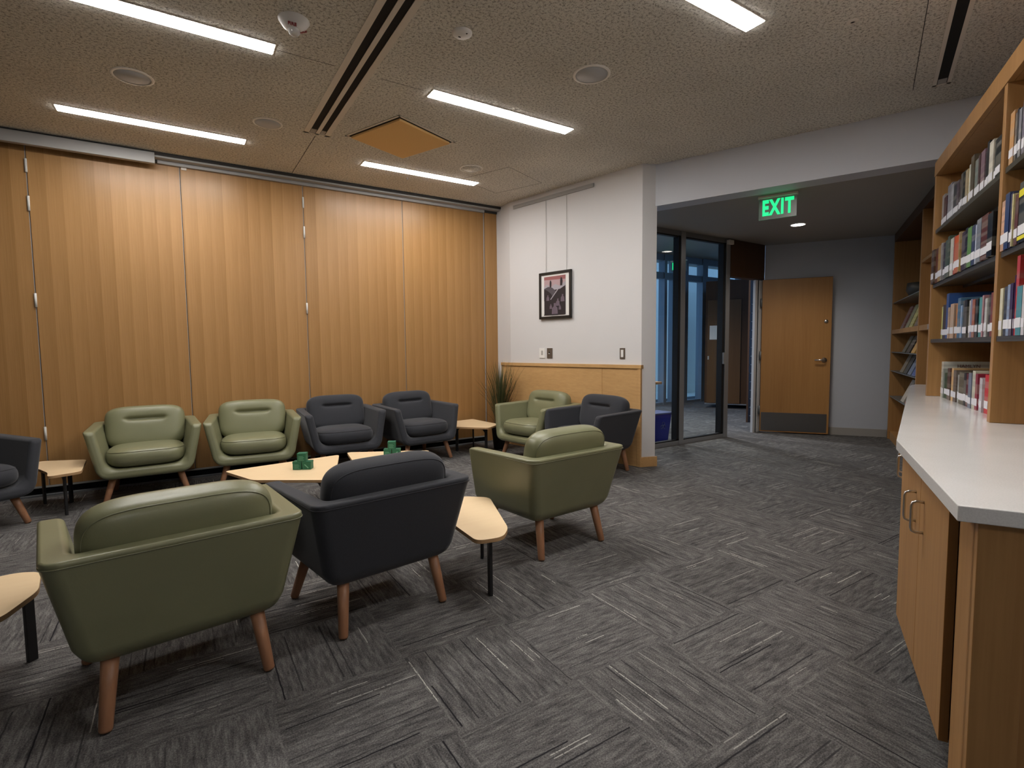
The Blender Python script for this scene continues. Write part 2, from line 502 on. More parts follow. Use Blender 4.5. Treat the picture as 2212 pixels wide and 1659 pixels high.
# grey track and valance above the folding partition
tr = MB()
tr.mat('dark_track').box(-4.5, 3.50, 5.705, 5.725, 2.972, 2.999)
tr.mat('track').box(-4.5, 3.50, 5.715, 5.80, 2.955, 2.990)
tr.mat('dark_track').box(-4.5, 3.50, 5.80, 5.815, 2.93, 2.99)
tr.mat('track').box(-0.10, 3.31, 5.79, 5.85, 2.925, 2.968)
tr.mat('track').box(-4.5, -0.115, 5.69, 5.74, 2.892, 2.985)
struct(tr.build('trim_4', bevel=0.002))
struct(MB().mat('dark_track').box(-4.5, 3.6, 5.90, 6.0, 0, 3.1).build('wall_back'))
kb = MB().mat('void').box(-4.5, 3.45, 5.86, 5.90, 0.0, 0.09)
kb.mat('alu_dark').box(-4.5, 3.45, 5.795, 5.835, 0.0, 0.012)
kb.mat('track').box(-4.5, 3.31, 5.822, 5.855, 0.068, 0.083)
struct(kb.build('baseboard_back'))

# folding partition: veneer panels with hinges
fp = thing('folding_partition', 'tall honey oak veneer folding partition closing the back of the lounge', 'partition', (0, 5.86, 0))
seams = [-4.24, -3.16, -2.08, -1.0, 0.07, 1.15, 2.235, 3.312]
for i, (x0, x1) in enumerate(zip(seams, seams[1:])):
    MB().mat('partition').box(x0 + 0.004, x1 - 0.004, -0.035, 0.02, 0.085, 2.935).build('panel', fp, bevel=0.001)
MB().mat('partition').box(3.322, 3.50, -0.045, 0.02, 0.0, 2.99).build('end_post', fp, bevel=0.002)
es = MB().mat('track')
for x in seams[:-1]: es.box(x - 0.0035, x - 0.0005, -0.036, -0.02, 0.085, 2.93)
es.box(3.308, 3.316, -0.042, 0.0, 0.085, 2.93)
es.build('edge_strip', fp)
MB().mat('void').box(-4.24, 3.33, -0.015, 0.0, 0.085, 2.93).build('core', fp)
for x in (-3.16, -1.0, 1.15):
    for z0, z1 in ((2.70, 2.81), (2.39, 2.51), (1.60, 1.715), (0.475, 0.59)):
        MB().mat('hinge').tube([(x, -0.041, z0), (x, -0.041, z1)], 0.009, 10).build('hinge', fp)
ltc = MB().mat('fixture').box(0.083, 0.125, -0.045, -0.030, 2.905, 2.928).build('latch', fp)

# room walls outside the view, closing the lounge
struct(MB().mat('rear').box(-4.6, -4.5, -4.6, 6.0, 0, 3.1).build('wall_left'))
struct(MB().mat('rear').box(-4.5, 7.5, -4.6, -4.5, 0, 3.1).build('wall_front'))
wr = MB().mat('grey_wall').slab(ab(-6.0, 1.30), ab(4.70, 1.30), -0.12, 0, 3.1)
wr.slab(ab(4.70, 1.30), ab(8.9, 1.30), -0.12, 0, 3.1)
struct(wr.build('wall_right'))

# end wall of the hall beside the open door
bw0 = (6.95, 4.25); bw1 = (7.752, 3.03); dbw = Vector((bw1[0] - bw0[0], bw1[1] - bw0[1])).normalized()
bw2 = (bw1[0] + dbw.x * 0.6, bw1[1] + dbw.y * 0.6)
struct(MB().mat('grey_wall').slab((bw0[0] - dbw.x * 0.02, bw0[1] - dbw.y * 0.02), bw2, 0.14, 0, 2.72).build('wall_hall'))
struct(MB().mat('baseboard').slab((7.06, 4.083), (7.752, 3.03), -0.012, 0, 0.10).build('baseboard_hall'))

# ------------------------------------------------------------------ glazed wall between hall and lobby (y = 4.25)
wn = bpy.data.objects.new('window_1', None); COL.objects.link(wn); struct(wn); wn.location = (0, 4.25, 0)
fr = MB().mat('alu_dark').box(3.9, 6.10, 0.0, 0.10, 2.545, 2.605)
fr.mat('alu').box(3.9, 6.10, -0.005, 0.10, 0.0, 0.052)
fr.build('frame_rail', wn, bevel=0.002)
for x0, x1, k in ((5.155, 5.235, 'alu'), (6.035, 6.115, 'alu')):
    MB().mat(k).box(x0, x1, -0.01, 0.10, 0.0, 2.60).build('mullion', wn, bevel=0.002)
gk = MB().mat('gasket')
for x0, x1 in ((5.115, 5.155), (5.985, 6.035)): gk.box(x0, x1, 0.0, 0.08, 0.05, 2.55)
gk.box(3.9, 6.03, 0.0, 0.05, 0.05, 0.066).box(3.9, 6.03, 0.0, 0.05, 2.53, 2.546)
gk.build('gasket', wn)
MB().mat('glass').box(3.9, 5.12, 0.045, 0.053, 0.06, 2.55).build('glass_pane', wn)
MB().mat('glass').box(5.23, 5.99, 0.045, 0.053, 0.06, 2.55).build('glass_pane', wn)
# transom and jambs of the door opening
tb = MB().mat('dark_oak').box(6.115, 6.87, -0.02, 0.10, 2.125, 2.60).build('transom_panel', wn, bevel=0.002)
jb = MB().mat('jamb').box(6.700, 6.755, 0.0, 0.035, 0.0, 2.115).box(6.795, 6.87, 0.0, 0.05, 0.0, 2.115)
jb.mat('gasket').box(6.755, 6.795, 0.012, 0.035, 0.0, 2.115)
jb.build('door_jamb', wn, bevel=0.002)
cl = MB().mat('fixture').box(6.03, 6.13, -0.05, -0.01, 2.53, 2.585).build('door_closer', wn, bevel=0.004)
MB().mat('alu').box(5.992, 6.03, -0.02, 0.0, 0.98, 1.13).build('strike_plate', wn)

# ------------------------------------------------------------------ oak door leaf, standing open against the wall
dv = Vector((7.30 - 6.82, 3.535 - 4.22)); dl = dv.length
do = bpy.data.objects.new('door_1', None); COL.objects.link(do); struct(do)
do.location = (6.82, 4.22, 0); do.rotation_euler = (0, 0, math.atan2(dv.y, dv.x))
# local x along leaf, local -y faces the room... the room is on the side of -normal
MB().mat('oak_door').box(0.0, dl, 0.0, 0.044, 0.014, 2.115).build('leaf', do, bevel=0.0015)
MB().mat('dark_oak').box(0.0, dl, 0.002, 0.042, 2.1155, 2.119).build('top_edge', do)
MB().mat('kick').box(0.012, dl - 0.025, -0.0025, 0.0005, 0.03, 0.285).build('kick_plate', do)
hd = MB().mat('steel').lathe([(0, 0), (0.033, 0), (0.033, 0.008), (0.014, 0.012), (0.014, 0.045), (0.0, 0.045)], 24, Matrix.Translation((dl - 0.075, 0, 1.015)) @ Matrix.Rotation(PI / 2, 4, 'X'))
hd.tube([(dl - 0.075, -0.045, 1.015), (dl - 0.10, -0.052, 1.015), (dl - 0.19, -0.050, 1.015)], 0.0095, 10)
hd.build('handle', do)
MB().mat('steel').lathe([(0, 0), (0.024, 0), (0.024, 0.012), (0.016, 0.02), (0.0, 0.02)], 24, Matrix.Translation((dl - 0.065, 0, 1.53)) @ Matrix.Rotation(PI / 2, 4, 'X')).build('deadbolt', do)
for z in (0.26, 1.02, 1.75):
    MB().mat('alu_dark').tube([(-0.012, -0.006, z), (-0.012, -0.006, z + 0.115)], 0.013, 10).build('hinge', do)

# ------------------------------------------------------------------ lobby behind the glass
lobc = MB().mat('low_ceiling').box(3.6, 13.4, 4.40, 8.2, 3.10, 3.2)
struct(lobc.build('ceiling_lobby'))
lw = MB().mat('lobby_wall').box(3.5, 3.6, 6.0, 8.2, 0, 3.2).box(13.4, 13.5, 3.5, 8.2, 0, 3.2)
struct(lw.build('wall_lobby'))
struct(MB().mat('dark_oak').slab((8.16, 7.50), (9.20, 5.70), -0.05, 0, 0.001).build('trim_5'))
# timber clad wall with its own door
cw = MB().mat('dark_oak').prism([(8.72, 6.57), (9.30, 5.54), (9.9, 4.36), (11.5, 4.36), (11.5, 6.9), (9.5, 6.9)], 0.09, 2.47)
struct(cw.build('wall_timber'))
struct(MB().mat('alu').slab((8.715, 6.56), (9.14, 5.80), -0.012, 0.075, 0.095).build('trim_6'))
ld = bpy.data.objects.new('door_2', None); COL.objects.link(ld); struct(ld); ld.location = (8.725, 6.545, 0); ld.rotation_euler = (0, 0, math.atan2(-1.03, 0.58))
MB().mat('oak_brown').box(0.02, 0.62, -0.03, 0.0, 0.10, 2.10).build('leaf', ld, bevel=0.002)
MB().mat('steel').box(0.03, 0.055, -0.05, -0.03, 0.95, 1.02).build('handle', ld)
nt = tag(MB().mat('paper').box(0, 0.185, -0.002, 0.0, 0, 0.27).build('paper_notice'), 'white paper notice taped to the timber door beyond the glass', 'notice')
nt.location = (8.725 + 0.49 * 0.06 + 0.87 * -0.032, 6.545 - 0.87 * 0.06 - 0.49 * 0.032, 1.34); nt.rotation_euler = ld.rotation_euler
# curtain wall of the lobby
w2 = bpy.data.objects.new('window_2', None); COL.objects.link(w2); struct(w2); w2.location = (0, 7.4, 0)
f2 = MB().mat('alu_dark').box(3.6, 13.4, -0.04, 0.08, -0.0, 0.05).box(3.6, 13.4, -0.04, 0.08, 2.60, 2.73).box(3.6, 13.4, -0.04, 0.08, 2.97, 3.10)
f2.build('frame_rail', w2)
for x0, x1 in ((4.6, 4.66), (5.9, 5.96), (7.1, 7.16), (8.42, 8.50), (8.72, 9.16), (9.63, 9.80), (11.0, 11.1), (12.2, 12.3)):
    MB().mat('alu_dark').box(x0, x1, -0.06, 0.10, 0.0, 3.10).build('mullion', w2)
MB().mat('glass').box(3.6, 13.4, 0.03, 0.036, 0.05, 3.0).build('glass_pane', w2)
# ground and pale building outside the lobby
struct(MB().mat('outside').box(3.0, 20, 8.2, 18, -0.3, -0.1).build('ground'))
ob = tag(MB().mat('outside').box(11.6, 17, 9.6, 12, -0.1, 4.3).box(12.2, 17, 9.9, 12, 4.3, 4.45).build('neighbouring_wing'), 'pale building wing outside the lobby windows at dusk', 'building')
# small desk, its papers and the recycling bin behind the first pane
dk = thing('desk', 'pale wooden desk end just behind the column, seen through the glass', 'desk', (5.1, 5.25, 0))
MB().mat('oak_door').box(-0.3, 0.83, -0.05, 0.55, 0.665, 0.70).build('desktop', dk, bevel=0.003)
MB().mat('track').box(0.25, 0.76, 0.0, 0.5, 0.0, 0.665).build('pedestal', dk, bevel=0.003)
pp = MB().mat('paper').box(0, 0.20, 0, 0.05, 0, 0.24, Matrix.Rotation(-0.28, 4, 'Y'))
po = tag(pp.build('brochure_holder'), 'pale leaflet holder standing on the desk behind the glass', 'leaflet holder'); po.location = (5.54, 5.32, 0.70)
bn = thing('recycling_bin', 'blue plastic recycling bin on the floor behind the glass', 'bin', (5.165, 4.62, 0))
bm_ = MB().mat('blue_bin')
def frustum(mb, w0, d0, w1, d1, z0, z1, T=None):
    lo = [(-w0, -d0), (w0, -d0), (w0, d0), (-w0, d0)]; hi = [(-w1, -d1), (w1, -d1), (w1, d1), (-w1, d1)]
    a = [mb.bm.verts.new((*p, z0)) for p in lo]; b = [mb.bm.verts.new((*p, z1)) for p in hi]
    mb.face(a[::-1]); mb.face(b)
    for i in range(4): mb.face([a[i], a[(i + 1) % 4], b[(i + 1) % 4], b[i]])
frustum(bm_, 0.125, 0.095, 0.155, 0.125, 0.0, 0.36)
bm_.build('body', bn, bevel=0.012, seg=3)
MB().mat('bin_print').box(-0.165, 0.165, -0.133, 0.133, 0.352, 0.372).build('rim', bn, bevel=0.005)
rs = MB().mat('bin_print')
for k in range(3):
    t = PI / 2 + k * 2 * PI / 3
    cx, cz = 0.028 * math.cos(t), 0.205 + 0.028 * math.sin(t)
    rs.tube([(cx + 0.022 * math.cos(q), -0.117 - 0.08 * (cz + 0.022 * math.sin(q) - 0.205), cz + 0.022 * math.sin(q)) for q in [t + PI * 1.75 * j / 12 for j in range(13)]], 0.003, 6)
rs.build('recycling_symbol', bn)
# slatted rack end behind the jamb
rk = thing('literature_rack', 'narrow brown rack with pale clips standing behind the door jamb', 'rack', (7.53, 4.86, 0))
MB().mat('dark_oak').box(0.0, 0.24, 0, 0.03, 0, 2.3).build('rack_body', rk)
for k in range(14):
    MB().mat('track').box(0.02, 0.10, -0.012, 0.0, 0.10 + k * 0.135, 0.112 + k * 0.135).build('clip', rk)

# ------------------------------------------------------------------ EXIT signs
def exit_sign(loc, rz, label, stem=0.0):
    e = thing('exit_sign', label, 'exit sign', loc, rz, None)
    MB().mat('fixture').box(-0.165, 0.165, -0.03, 0.03, -0.022, 0.0).build('canopy', e, bevel=0.004)
    if stem: MB().mat('fixture').tube([(0, 0, -0.01), (0, 0, stem)], 0.012, 8).build('stem', e)
    MB().mat('exit_glass').box(-0.155, 0.155, -0.004, 0.004, -0.215, -0.022).build('acrylic_panel', e)
    ed = MB().mat('box_print').box(-0.156, 0.156, -0.0045, 0.0045, -0.217, -0.215).box(-0.157, -0.155, -0.0045, 0.0045, -0.217, -0.022)
    ed.build('panel_edge', e)
    T = Matrix.Translation((0.0, -0.006, -0.118)) @ Matrix.Rotation(PI / 2, 4, 'X') @ Matrix.Diagonal((0.74, 1.24, 1, 1))
    t = text_mesh('lettering', 'EXIT', 0.152, 'exit', e, T, 0.0015, 0.0062, 1.17)
    return e
# sign plane faces back into the lounge
ex = (4.699, 2.78); exit_sign((ex[0] + 0.0, ex[1], 2.604), math.atan2(-0.9222, 0.3867), 'green glowing EXIT sign hanging from the low hall ceiling near the beam')
exit_sign((8.47, 7.03, 2.93), math.atan2(-0.9222, 0.3867), 'second green EXIT sign seen far off through the lobby glass', 0.17)

# ------------------------------------------------------------------ ceiling fixtures
def ceiling_strip(x0, x1, y, label):
    c = thing('ceiling_light', label, 'light', ((x0 + x1) / 2, y, 3.0), 0, 'recessed linear ceiling lights')
    hw = (x1 - x0) / 2
    MB().mat('fixture').box(-hw - 0.006, hw + 0.006, -0.062, 0.062, -0.004, -0.0005).build('trim', c)
    MB().mat('strip').box(-hw, hw, -0.055, 0.055, -0.0065, -0.004).build('diffuser', c)
ceiling_strip(-0.68, 0.545, 5.055, 'linear ceiling light nearest the partition, left of the slot vent')
ceiling_strip(-0.68, 0.545, 3.445, 'linear ceiling light cut by the top edge, left of the white strobe')
ceiling_strip(1.555, 2.785, 5.05, 'linear ceiling light beyond the orange square access panel')
ceiling_strip(1.555, 2.785, 3.45, 'linear ceiling light right of the slot vent, before the access panel')
ceiling_strip(1.555, 2.785, 1.805, 'linear ceiling light cut by the top edge, nearest the bookcases')

ceiling_strip(1.555, 2.785, 0.165, 'linear ceiling light over the countertop end, above the camera')
ceiling_strip(1.555, 2.785, -1.475, 'linear ceiling light behind the camera position')
ceiling_strip(-0.68, 0.545, -1.475, 'linear ceiling light far behind the camera, left column')

def slot_diffuser(name, label, p, q, slots, w):
    d = Vector((q[0] - p[0], q[1] - p[1])); ln = d.length
    o = thing(name, label, 'air vent', (p[0], p[1], 3.0), math.atan2(d.y, d.x))
    s = MB().mat('fixture')
    edges = [-w / 2]
    for a, b in slots: edges += [a, b]
    edges.append(w / 2)
    for a, b in zip(edges[0::2], edges[1::2]): s.box(0, ln, a, b, -0.006, -0.0005)
    s.box(0, 0.02, -w / 2, w / 2, -0.006, -0.0005)
    s.build('frame', o)
    for a, b in slots:
        MB().mat('void').box(0.02, ln, a, b, -0.003, -0.0005).build('slot', o)
        MB().mat('track').box(0.02, 0.10, a + 0.004, b - 0.004, -0.004, -0.003).build('end_cap', o)
slot_diffuser('slot_vent', 'long two-slot linear air vent running across the fibre ceiling', (1.03, 4.58), (1.03, -0.5), [(-0.062, -0.012), (0.018, 0.062)], 0.205)
slot_diffuser('slot_vent', 'single-slot air vent in the ceiling above the bookcases', (4.50, 1.515), (2.65, 0.745), [(-0.028, 0.028)], 0.10)

def disc(name, label, cat, x, y, r, rim, grille=None, group=None, z=3.0):
    o = thing(name, label, cat, (x, y, z), 0, group)
    MB().mat(rim).lathe([(r * 0.86, -0.001), (r * 0.86, -0.006), (r, -0.004), (r, -0.0005)], 40).build('rim', o)
    MB().mat(grille).lathe([(0, -0.004), (r * 0.86, -0.004), (r * 0.86, -0.001)], 40).build('grille', o)
    return o
disc('ceiling_speaker', 'round ceiling speaker between the two left light strips', 'speaker', -0.18, 4.255, 0.118, 'rim', 'speaker')
disc('ceiling_speaker', 'round ceiling speaker left of the slot vent end', 'speaker', 0.66, 4.562, 0.108, 'rim', 'speaker')
disc('ceiling_speaker', 'round grey ceiling speaker right of the upper right strip light', 'speaker', 2.35, 2.675, 0.122, 'rim', 'speaker')
disc('ceiling_speaker', 'faint round ceiling speaker beyond the far right strip light', 'speaker', 2.515, 4.655, 0.115, 'rim', 'ceiling')
det = thing('smoke_detector', 'small round white detector right of the slot vent', 'detector', (1.425, 2.72, 3.0))
MB().mat('white_plastic').lathe([(0, -0.016), (0.045, -0.014), (0.056, -0.006), (0.058, -0.0005)], 32).build('cover', det)
MB().mat('void').box(-0.014, 0.0, 0.014, 0.022, -0.0165, -0.0135).build('sensor', det)
MB().mat('void').box(0.01, 0.018, -0.034, -0.026, -0.0160, -0.0125).build('sensor', det)
al = thing('fire_alarm_strobe', 'white domed FIRE alarm strobe beside the near left light strip', 'alarm', (0.60, 3.10, 3.0), 0.35)
MB().mat('white_plastic').lathe([(0, -0.05), (0.035, -0.048), (0.058, -0.035), (0.078, -0.006), (0.082, -0.0005)], 40).build('dome', al)
MB().mat('lens').lathe([(0, -0.080), (0.020, -0.076), (0.030, -0.062), (0.031, -0.046)], 24).build('strobe_lens', al)
MB().mat('steel').lathe([(0, -0.062), (0.010, -0.060), (0.014, -0.049)], 16).build('bulb', al)
for ph in (228, 350):
    n_ = Vector((math.cos(math.radians(ph)) * 0.42, math.sin(math.radians(ph)) * 0.42, -0.91)).normalized()
    u_ = Vector((-0.53, -0.85, 0)) ; u_ = (u_ - n_ * u_.dot(n_)).normalized(); r_ = u_.cross(n_)
    T = Matrix.Translation((math.cos(math.radians(ph)) * 0.047, math.sin(math.radians(ph)) * 0.047, -0.0435)) @ Matrix((r_, u_, n_)).transposed().to_4x4()
    text_mesh('lettering', 'FIRE', 0.024, 'exit_red', al, T, 0.002, 0.0008)
spk = thing('sprinkler', 'small recessed sprinkler ring in the ceiling above the hall header', 'sprinkler', (3.213, 1.498, 3.0))
MB().mat('fixture').lathe([(0.013, -0.001), (0.013, -0.009), (0.030, -0.003), (0.030, -0.0005)], 24).build('ring', spk)
MB().mat('void').lathe([(0, -0.002), (0.013, -0.002), (0.013, -0.0005)], 16).build('hole', spk)
bl = tag(MB().mat('steel').lathe([(0, -0.02), (0.006, -0.018), (0.01, -0.0005)], 12).build('ceiling_bolt'), 'tiny metal bolt in the ceiling near the partition track', 'bolt'); bl.location = (2.08, 5.25, 3.0)
for lx, ly in ((5.2, 6.4), (6.5, 5.6)):
    d_ = thing('downlight', 'small round downlight in the lobby ceiling beyond the glass, ' + ('left one' if lx < 6 else 'right one'), 'light', (lx, ly, 3.10))
    MB().mat('lamp').lathe([(0, -0.003), (0.072, -0.003)], 32).build('lens', d_)
    l_ = bpy.data.lights.new('lobby_beam', 'SPOT'); l_.energy = LOBBY; l_.spot_size = 2.4; l_.spot_blend = 0.9; l_.shadow_soft_size = 0.07; l_.color = (0.95, 0.97, 1.0)
    q_ = bpy.data.objects.new('lobby_beam', l_); COL.objects.link(q_); q_.parent = d_; q_.location = (0, 0, -0.02)
# orange square access panel
ac = thing('access_panel', 'square orange board access panel in the ceiling beside the slot vent', 'access panel', (1.662, 4.313, 3.0), math.atan2(-0.9222, 0.3867))
MB().mat('void').box(-0.325, 0.325, -0.325, 0.325, -0.002, -0.0005).build('gap', ac)
f = MB().mat('fixture')
for a in (0, 1, 2, 3): f.box(-0.325, 0.325, -0.325, -0.306, -0.004, -0.0005, Matrix.Rotation(a * PI / 2, 4, 'Z'))
f.build('frame', ac)
MB().mat('mdf').box(-0.288, 0.288, -0.288, 0.288, -0.020, -0.003).build('board', ac)
h2 = thing('ceiling_hatch', 'flush square fibre-board hatch in the ceiling near the white wall', 'hatch', (2.98, 4.83, 3.0), math.atan2(-0.9222, 0.3867))
f = MB().mat('dark_track')
for a in range(4): f.box(-0.31, 0.31, -0.3115, -0.3085, -0.0015, -0.0003, Matrix.Rotation(a * PI / 2, 4, 'Z'))
f.build('joint', h2)
# downlight over the door
dn = thing('downlight', 'small round recessed downlight in the low hall ceiling', 'light', (6.07, 3.342, 2.605))
MB().mat('white_plastic').lathe([(0.072, -0.001), (0.072, -0.006), (0.086, -0.003), (0.086, -0.0005)], 32).build('trim', dn)
MB().mat('lamp').lathe([(0, -0.003), (0.072, -0.003)], 32).build('lens', dn)
ld_ = bpy.data.lights.new('downlight_beam', 'SPOT'); ld_.energy = DOWN; ld_.spot_size = 2.35; ld_.spot_blend = 0.9; ld_.shadow_soft_size = 0.07; ld_.color = (1, 0.90, 0.78)
lo = bpy.data.objects.new('downlight_beam', ld_); COL.objects.link(lo); lo.parent = dn; lo.location = (0, 0, -0.02)

# ------------------------------------------------------------------ things on the white wall
def on_wall(t, z, off=0.002):
    x, y = wl(t, off); return (x, y, z)
WR = math.atan2(3.672 - 5.491, 3.883 - 3.491)       # direction along the wall; local -y faces the room
pf = thing('framed_picture', 'black framed dark mountain print hanging on wires on the white wall', 'picture', on_wall(0.752, 1.815, 0.012), WR)
f = MB().mat('frame_black')
fw_, fh_ = 0.238, 0.266
f.box(-fw_, fw_, -0.022, 0.0, fh_ - 0.028, fh_).box(-fw_, fw_, -0.022, 0.0, -fh_, -fh_ + 0.028).box(-fw_, -fw_ + 0.028, -0.022, 0.0, -fh_, fh_).box(fw_ - 0.028, fw_, -0.022, 0.0, -fh_, fh_)
f.build('frame', pf, bevel=0.002)
MB().mat('mat').box(-fw_ + 0.02, fw_ - 0.02, -0.010, -0.004, -fh_ + 0.02, fh_ - 0.02).build('mat_board', pf)
M['art_sky'] = plain('art_sky', lin((176, 150, 152)), 0.6); M['art_red'] = plain('art_red', lin((150, 92, 92)), 0.6)
M['art_dark'] = plain('art_dark', lin((38, 30, 34)), 0.6); M['art_mid'] = plain('art_mid', lin((78, 72, 78)), 0.6)
M['art_light'] = plain('art_light', lin((165, 160, 168)), 0.6); M['art_grey'] = plain('art_grey', lin((105, 92, 104)), 0.6)
a = MB()
def ap(k, pts, d):
    a.mat(k); y = -0.0105 - d * 0.0006
    a.prism([(p[0], p[1]) for p in pts], 0, 0.0005, Matrix.Translation((0, y, 0)) @ Matrix.Rotation(PI / 2, 4, 'X'))
ap('art_dark', [(-0.165, -0.225), (0.155, -0.225), (0.155, 0.215), (-0.165, 0.215)], 0)
ap('art_sky', [(-0.165, 0.08), (0.155, 0.08), (0.155, 0.215), (-0.165, 0.215)], 1)
ap('art_red', [(-0.165, 0.18), (0.155, 0.17), (0.155, 0.215), (-0.165, 0.215)], 2)
ap('art_light', [(-0.165, 0.10), (-0.12, 0.13), (-0.06, 0.09), (0.0, 0.125), (0.07, 0.10), (0.155, 0.15), (0.155, 0.07), (-0.165, 0.05)], 3)
ap('art_mid', [(-0.165, 0.08), (-0.10, 0.10), (-0.04, 0.085), (0.02, 0.04), (-0.02, -0.02), (-0.165, -0.02)], 4)
ap('art_dark', [(-0.165, 0.075), (-0.12, 0.06), (-0.06, 0.02), (-0.03, -0.02), (-0.165, -0.06)], 5)
ap('art_dark', [(0.0, 0.03), (0.155, 0.10), (0.155, -0.06), (0.02, -0.10), (-0.03, -0.04)], 6)
ap('art_light', [(-0.07, -0.045), (-0.06, -0.05), (0.052, 0.062), (0.045, 0.07)], 7)
for x, z, s in ((-0.065, 0.135, 1.0), (0.095, 0.145, 1.35)):
    ap('art_dark', [(x - 0.012 * s, z - 0.045), (x + 0.010 * s, z - 0.045), (x + 0.014 * s, z + 0.01), (x + 0.005 * s, z + 0.034 * s), (x - 0.006 * s, z + 0.034 * s), (x - 0.012 * s, z + 0.01)], 8)
for x, z, s in ((0.0, -0.145, 1.5), (0.045, -0.075, 0.9), (0.115, -0.03, 0.9), (-0.105, -0.02, 0.7), (0.075, -0.135, 0.6), (-0.06, -0.12, 0.6)):
    ap('art_grey', [(x - 0.032 * s, z - 0.055 * s), (x + 0.03 * s, z - 0.055 * s), (x + 0.026 * s, z), (x + 0.010 * s, z + 0.012 * s), (x + 0.011 * s, z + 0.036 * s), (x - 0.010 * s, z + 0.036 * s), (x - 0.012 * s, z + 0.012 * s), (x - 0.028 * s, z - 0.002)], 9)
ap('art_dark', [(-0.165, -0.225), (0.155, -0.225), (0.155, -0.215), (-0.165, -0.215)], 10)
a.build('artwork', pf)
for sx in (-0.145, 0.160):
    MB().mat('cable').tube([(sx, 0.002, fh_ - 0.01), (sx, 0.004, 1.09)], 0.0022, 6).build('hanging_wire', pf)
hr = tag(MB().mat('track').box(-0.60, 0.60, -0.016, -0.001, -0.02, 0.02).build('picture_rail', bevel=0.002), 'slim grey picture rail high on the white wall', 'rail')
hr.location = on_wall(0.68, 2.925, 0.0); hr.rotation_euler = (0, 0, WR)
def plate(t, z, w, h, mk, label, kind):
    o = thing('switch_plate', label, 'switch', on_wall(t, z, 0.001), WR)
    MB().mat(mk).box(-w / 2, w / 2, -0.007, 0.0, -h / 2, h / 2).build('plate', o, bevel=0.0015)
    if kind == 'keypad':
        k = MB().mat('track')
        for i in range(4): k.box(-0.012, 0.012, -0.010, -0.007, -0.022 + i * 0.013, -0.013 + i * 0.013)
        k.build('buttons', o)
    elif kind == 'toggle':
        MB().mat('void').box(-0.007, 0.007, -0.008, -0.0065, -0.012, 0.016).build('slot', o)
        MB().mat('white_plastic').box(-0.006, 0.006, -0.020, -0.007, -0.010, 0.0).build('toggle', o)
    else:
        MB().mat('white_plastic').box(-0.015, 0.015, -0.011, -0.007, -0.038, 0.038).build('rocker', o, bevel=0.001)
plate(0.535, 1.155, 0.09, 0.118, 'white_plastic', 'white keypad wall plate above the wainscot under the picture', 'keypad')
plate(0.650, 1.153, 0.082, 0.118, 'bronze', 'bronze switch plate with white toggle right of the white plate', 'toggle')
plate(1.641, 1.150, 0.062, 0.112, 'bronze', 'bronze switch plate with white rocker near the column edge', 'rocker')

# ================================================================== ARMCHAIRS
def shell_mesh():
    me = bpy.data.meshes.new('shell'); bm = bmesh.new()
    v = {}
    def pair(n, x, y, z):
        v[n + 'L'] = bm.verts.new((-x, y, z)); v[n + 'R'] = bm.verts.new((x, y, z))
    pair('Fo', 0.402, 0.266, 0.598); pair('Bo', 0.378, -0.363, 0.610)
    pair('Fi', 0.326, 0.262, 0.598); pair('Bi', 0.300, -0.285, 0.610)
    pair('fo', 0.318, 0.312, 0.205); pair('bo', 0.300, -0.279, 0.212)
    pair('fi', 0.262, 0.303, 0.285); pair('bi', 0.245, -0.225, 0.285)
    F = []
    def q(*n): F.append(bm.faces.new([v[k] for k in n]))
    q('FoL', 'foL', 'boL', 'BoL'); q('FoR', 'BoR', 'boR', 'foR')
    q('BoL', 'boL', 'boR', 'BoR'); q('foL', 'foR', 'boR', 'boL')
    q('FoL', 'BoL', 'BiL', 'FiL'); q('FoR', 'FiR', 'BiR', 'BoR'); q('BoL', 'BoR', 'BiR', 'BiL')
    q('FiL', 'BiL', 'biL', 'fiL'); q('FiR', 'fiR', 'biR', 'BiR'); q('BiL', 'BiR', 'biR', 'biL')
    q('fiL', 'biL', 'biR', 'fiR')
    q('FoL', 'FiL', 'fiL', 'foL'); q('FoR', 'foR', 'fiR', 'FiR'); q('foL', 'fiL', 'fiR', 'foR')
    bmesh.ops.recalc_face_normals(bm, faces=F)
    bl = bm.edges.layers.float.new('bevel_weight_edge')
    Wt = {}
    for s in 'LR':
        Wt[frozenset(('Bo' + s, 'bo' + s))] = 0.62
        Wt[frozenset(('fo' + s, 'bo' + s))] = 1.0
        Wt[frozenset(('Fo' + s, 'fo' + s))] = 0.38
        Wt[frozenset(('Fo' + s, 'Bo' + s))] = 0.17
        Wt[frozenset(('Fi' + s, 'Bi' + s))] = 0.24
        Wt[frozenset(('Fo' + s, 'Fi' + s))] = 0.42
        Wt[frozenset(('Fi' + s, 'fi' + s))] = 0.34
        Wt[frozenset(('fi' + s, 'bi' + s))] = 0.9
        Wt[frozenset(('Bi' + s, 'bi' + s))] = 0.6
    Wt[frozenset(('boL', 'boR'))] = 0.9; Wt[frozenset(('foL', 'foR'))] = 0.45
    Wt[frozenset(('BoL', 'BoR'))] = 0.17; Wt[frozenset(('BiL', 'BiR'))] = 0.24; Wt[frozenset(('fiL', 'fiR'))] = 0.34; Wt[frozenset(('biL', 'biR'))] = 0.5
    inv = {vv: k for k, vv in v.items()}
    for e in bm.edges:
        k = frozenset((inv[e.verts[0]], inv[e.verts[1]]))
        e[bl] = Wt.get(k, 0.3)
    bm.to_mesh(me); bm.free()
    for p in me.polygons: p.use_smooth = True
    return me

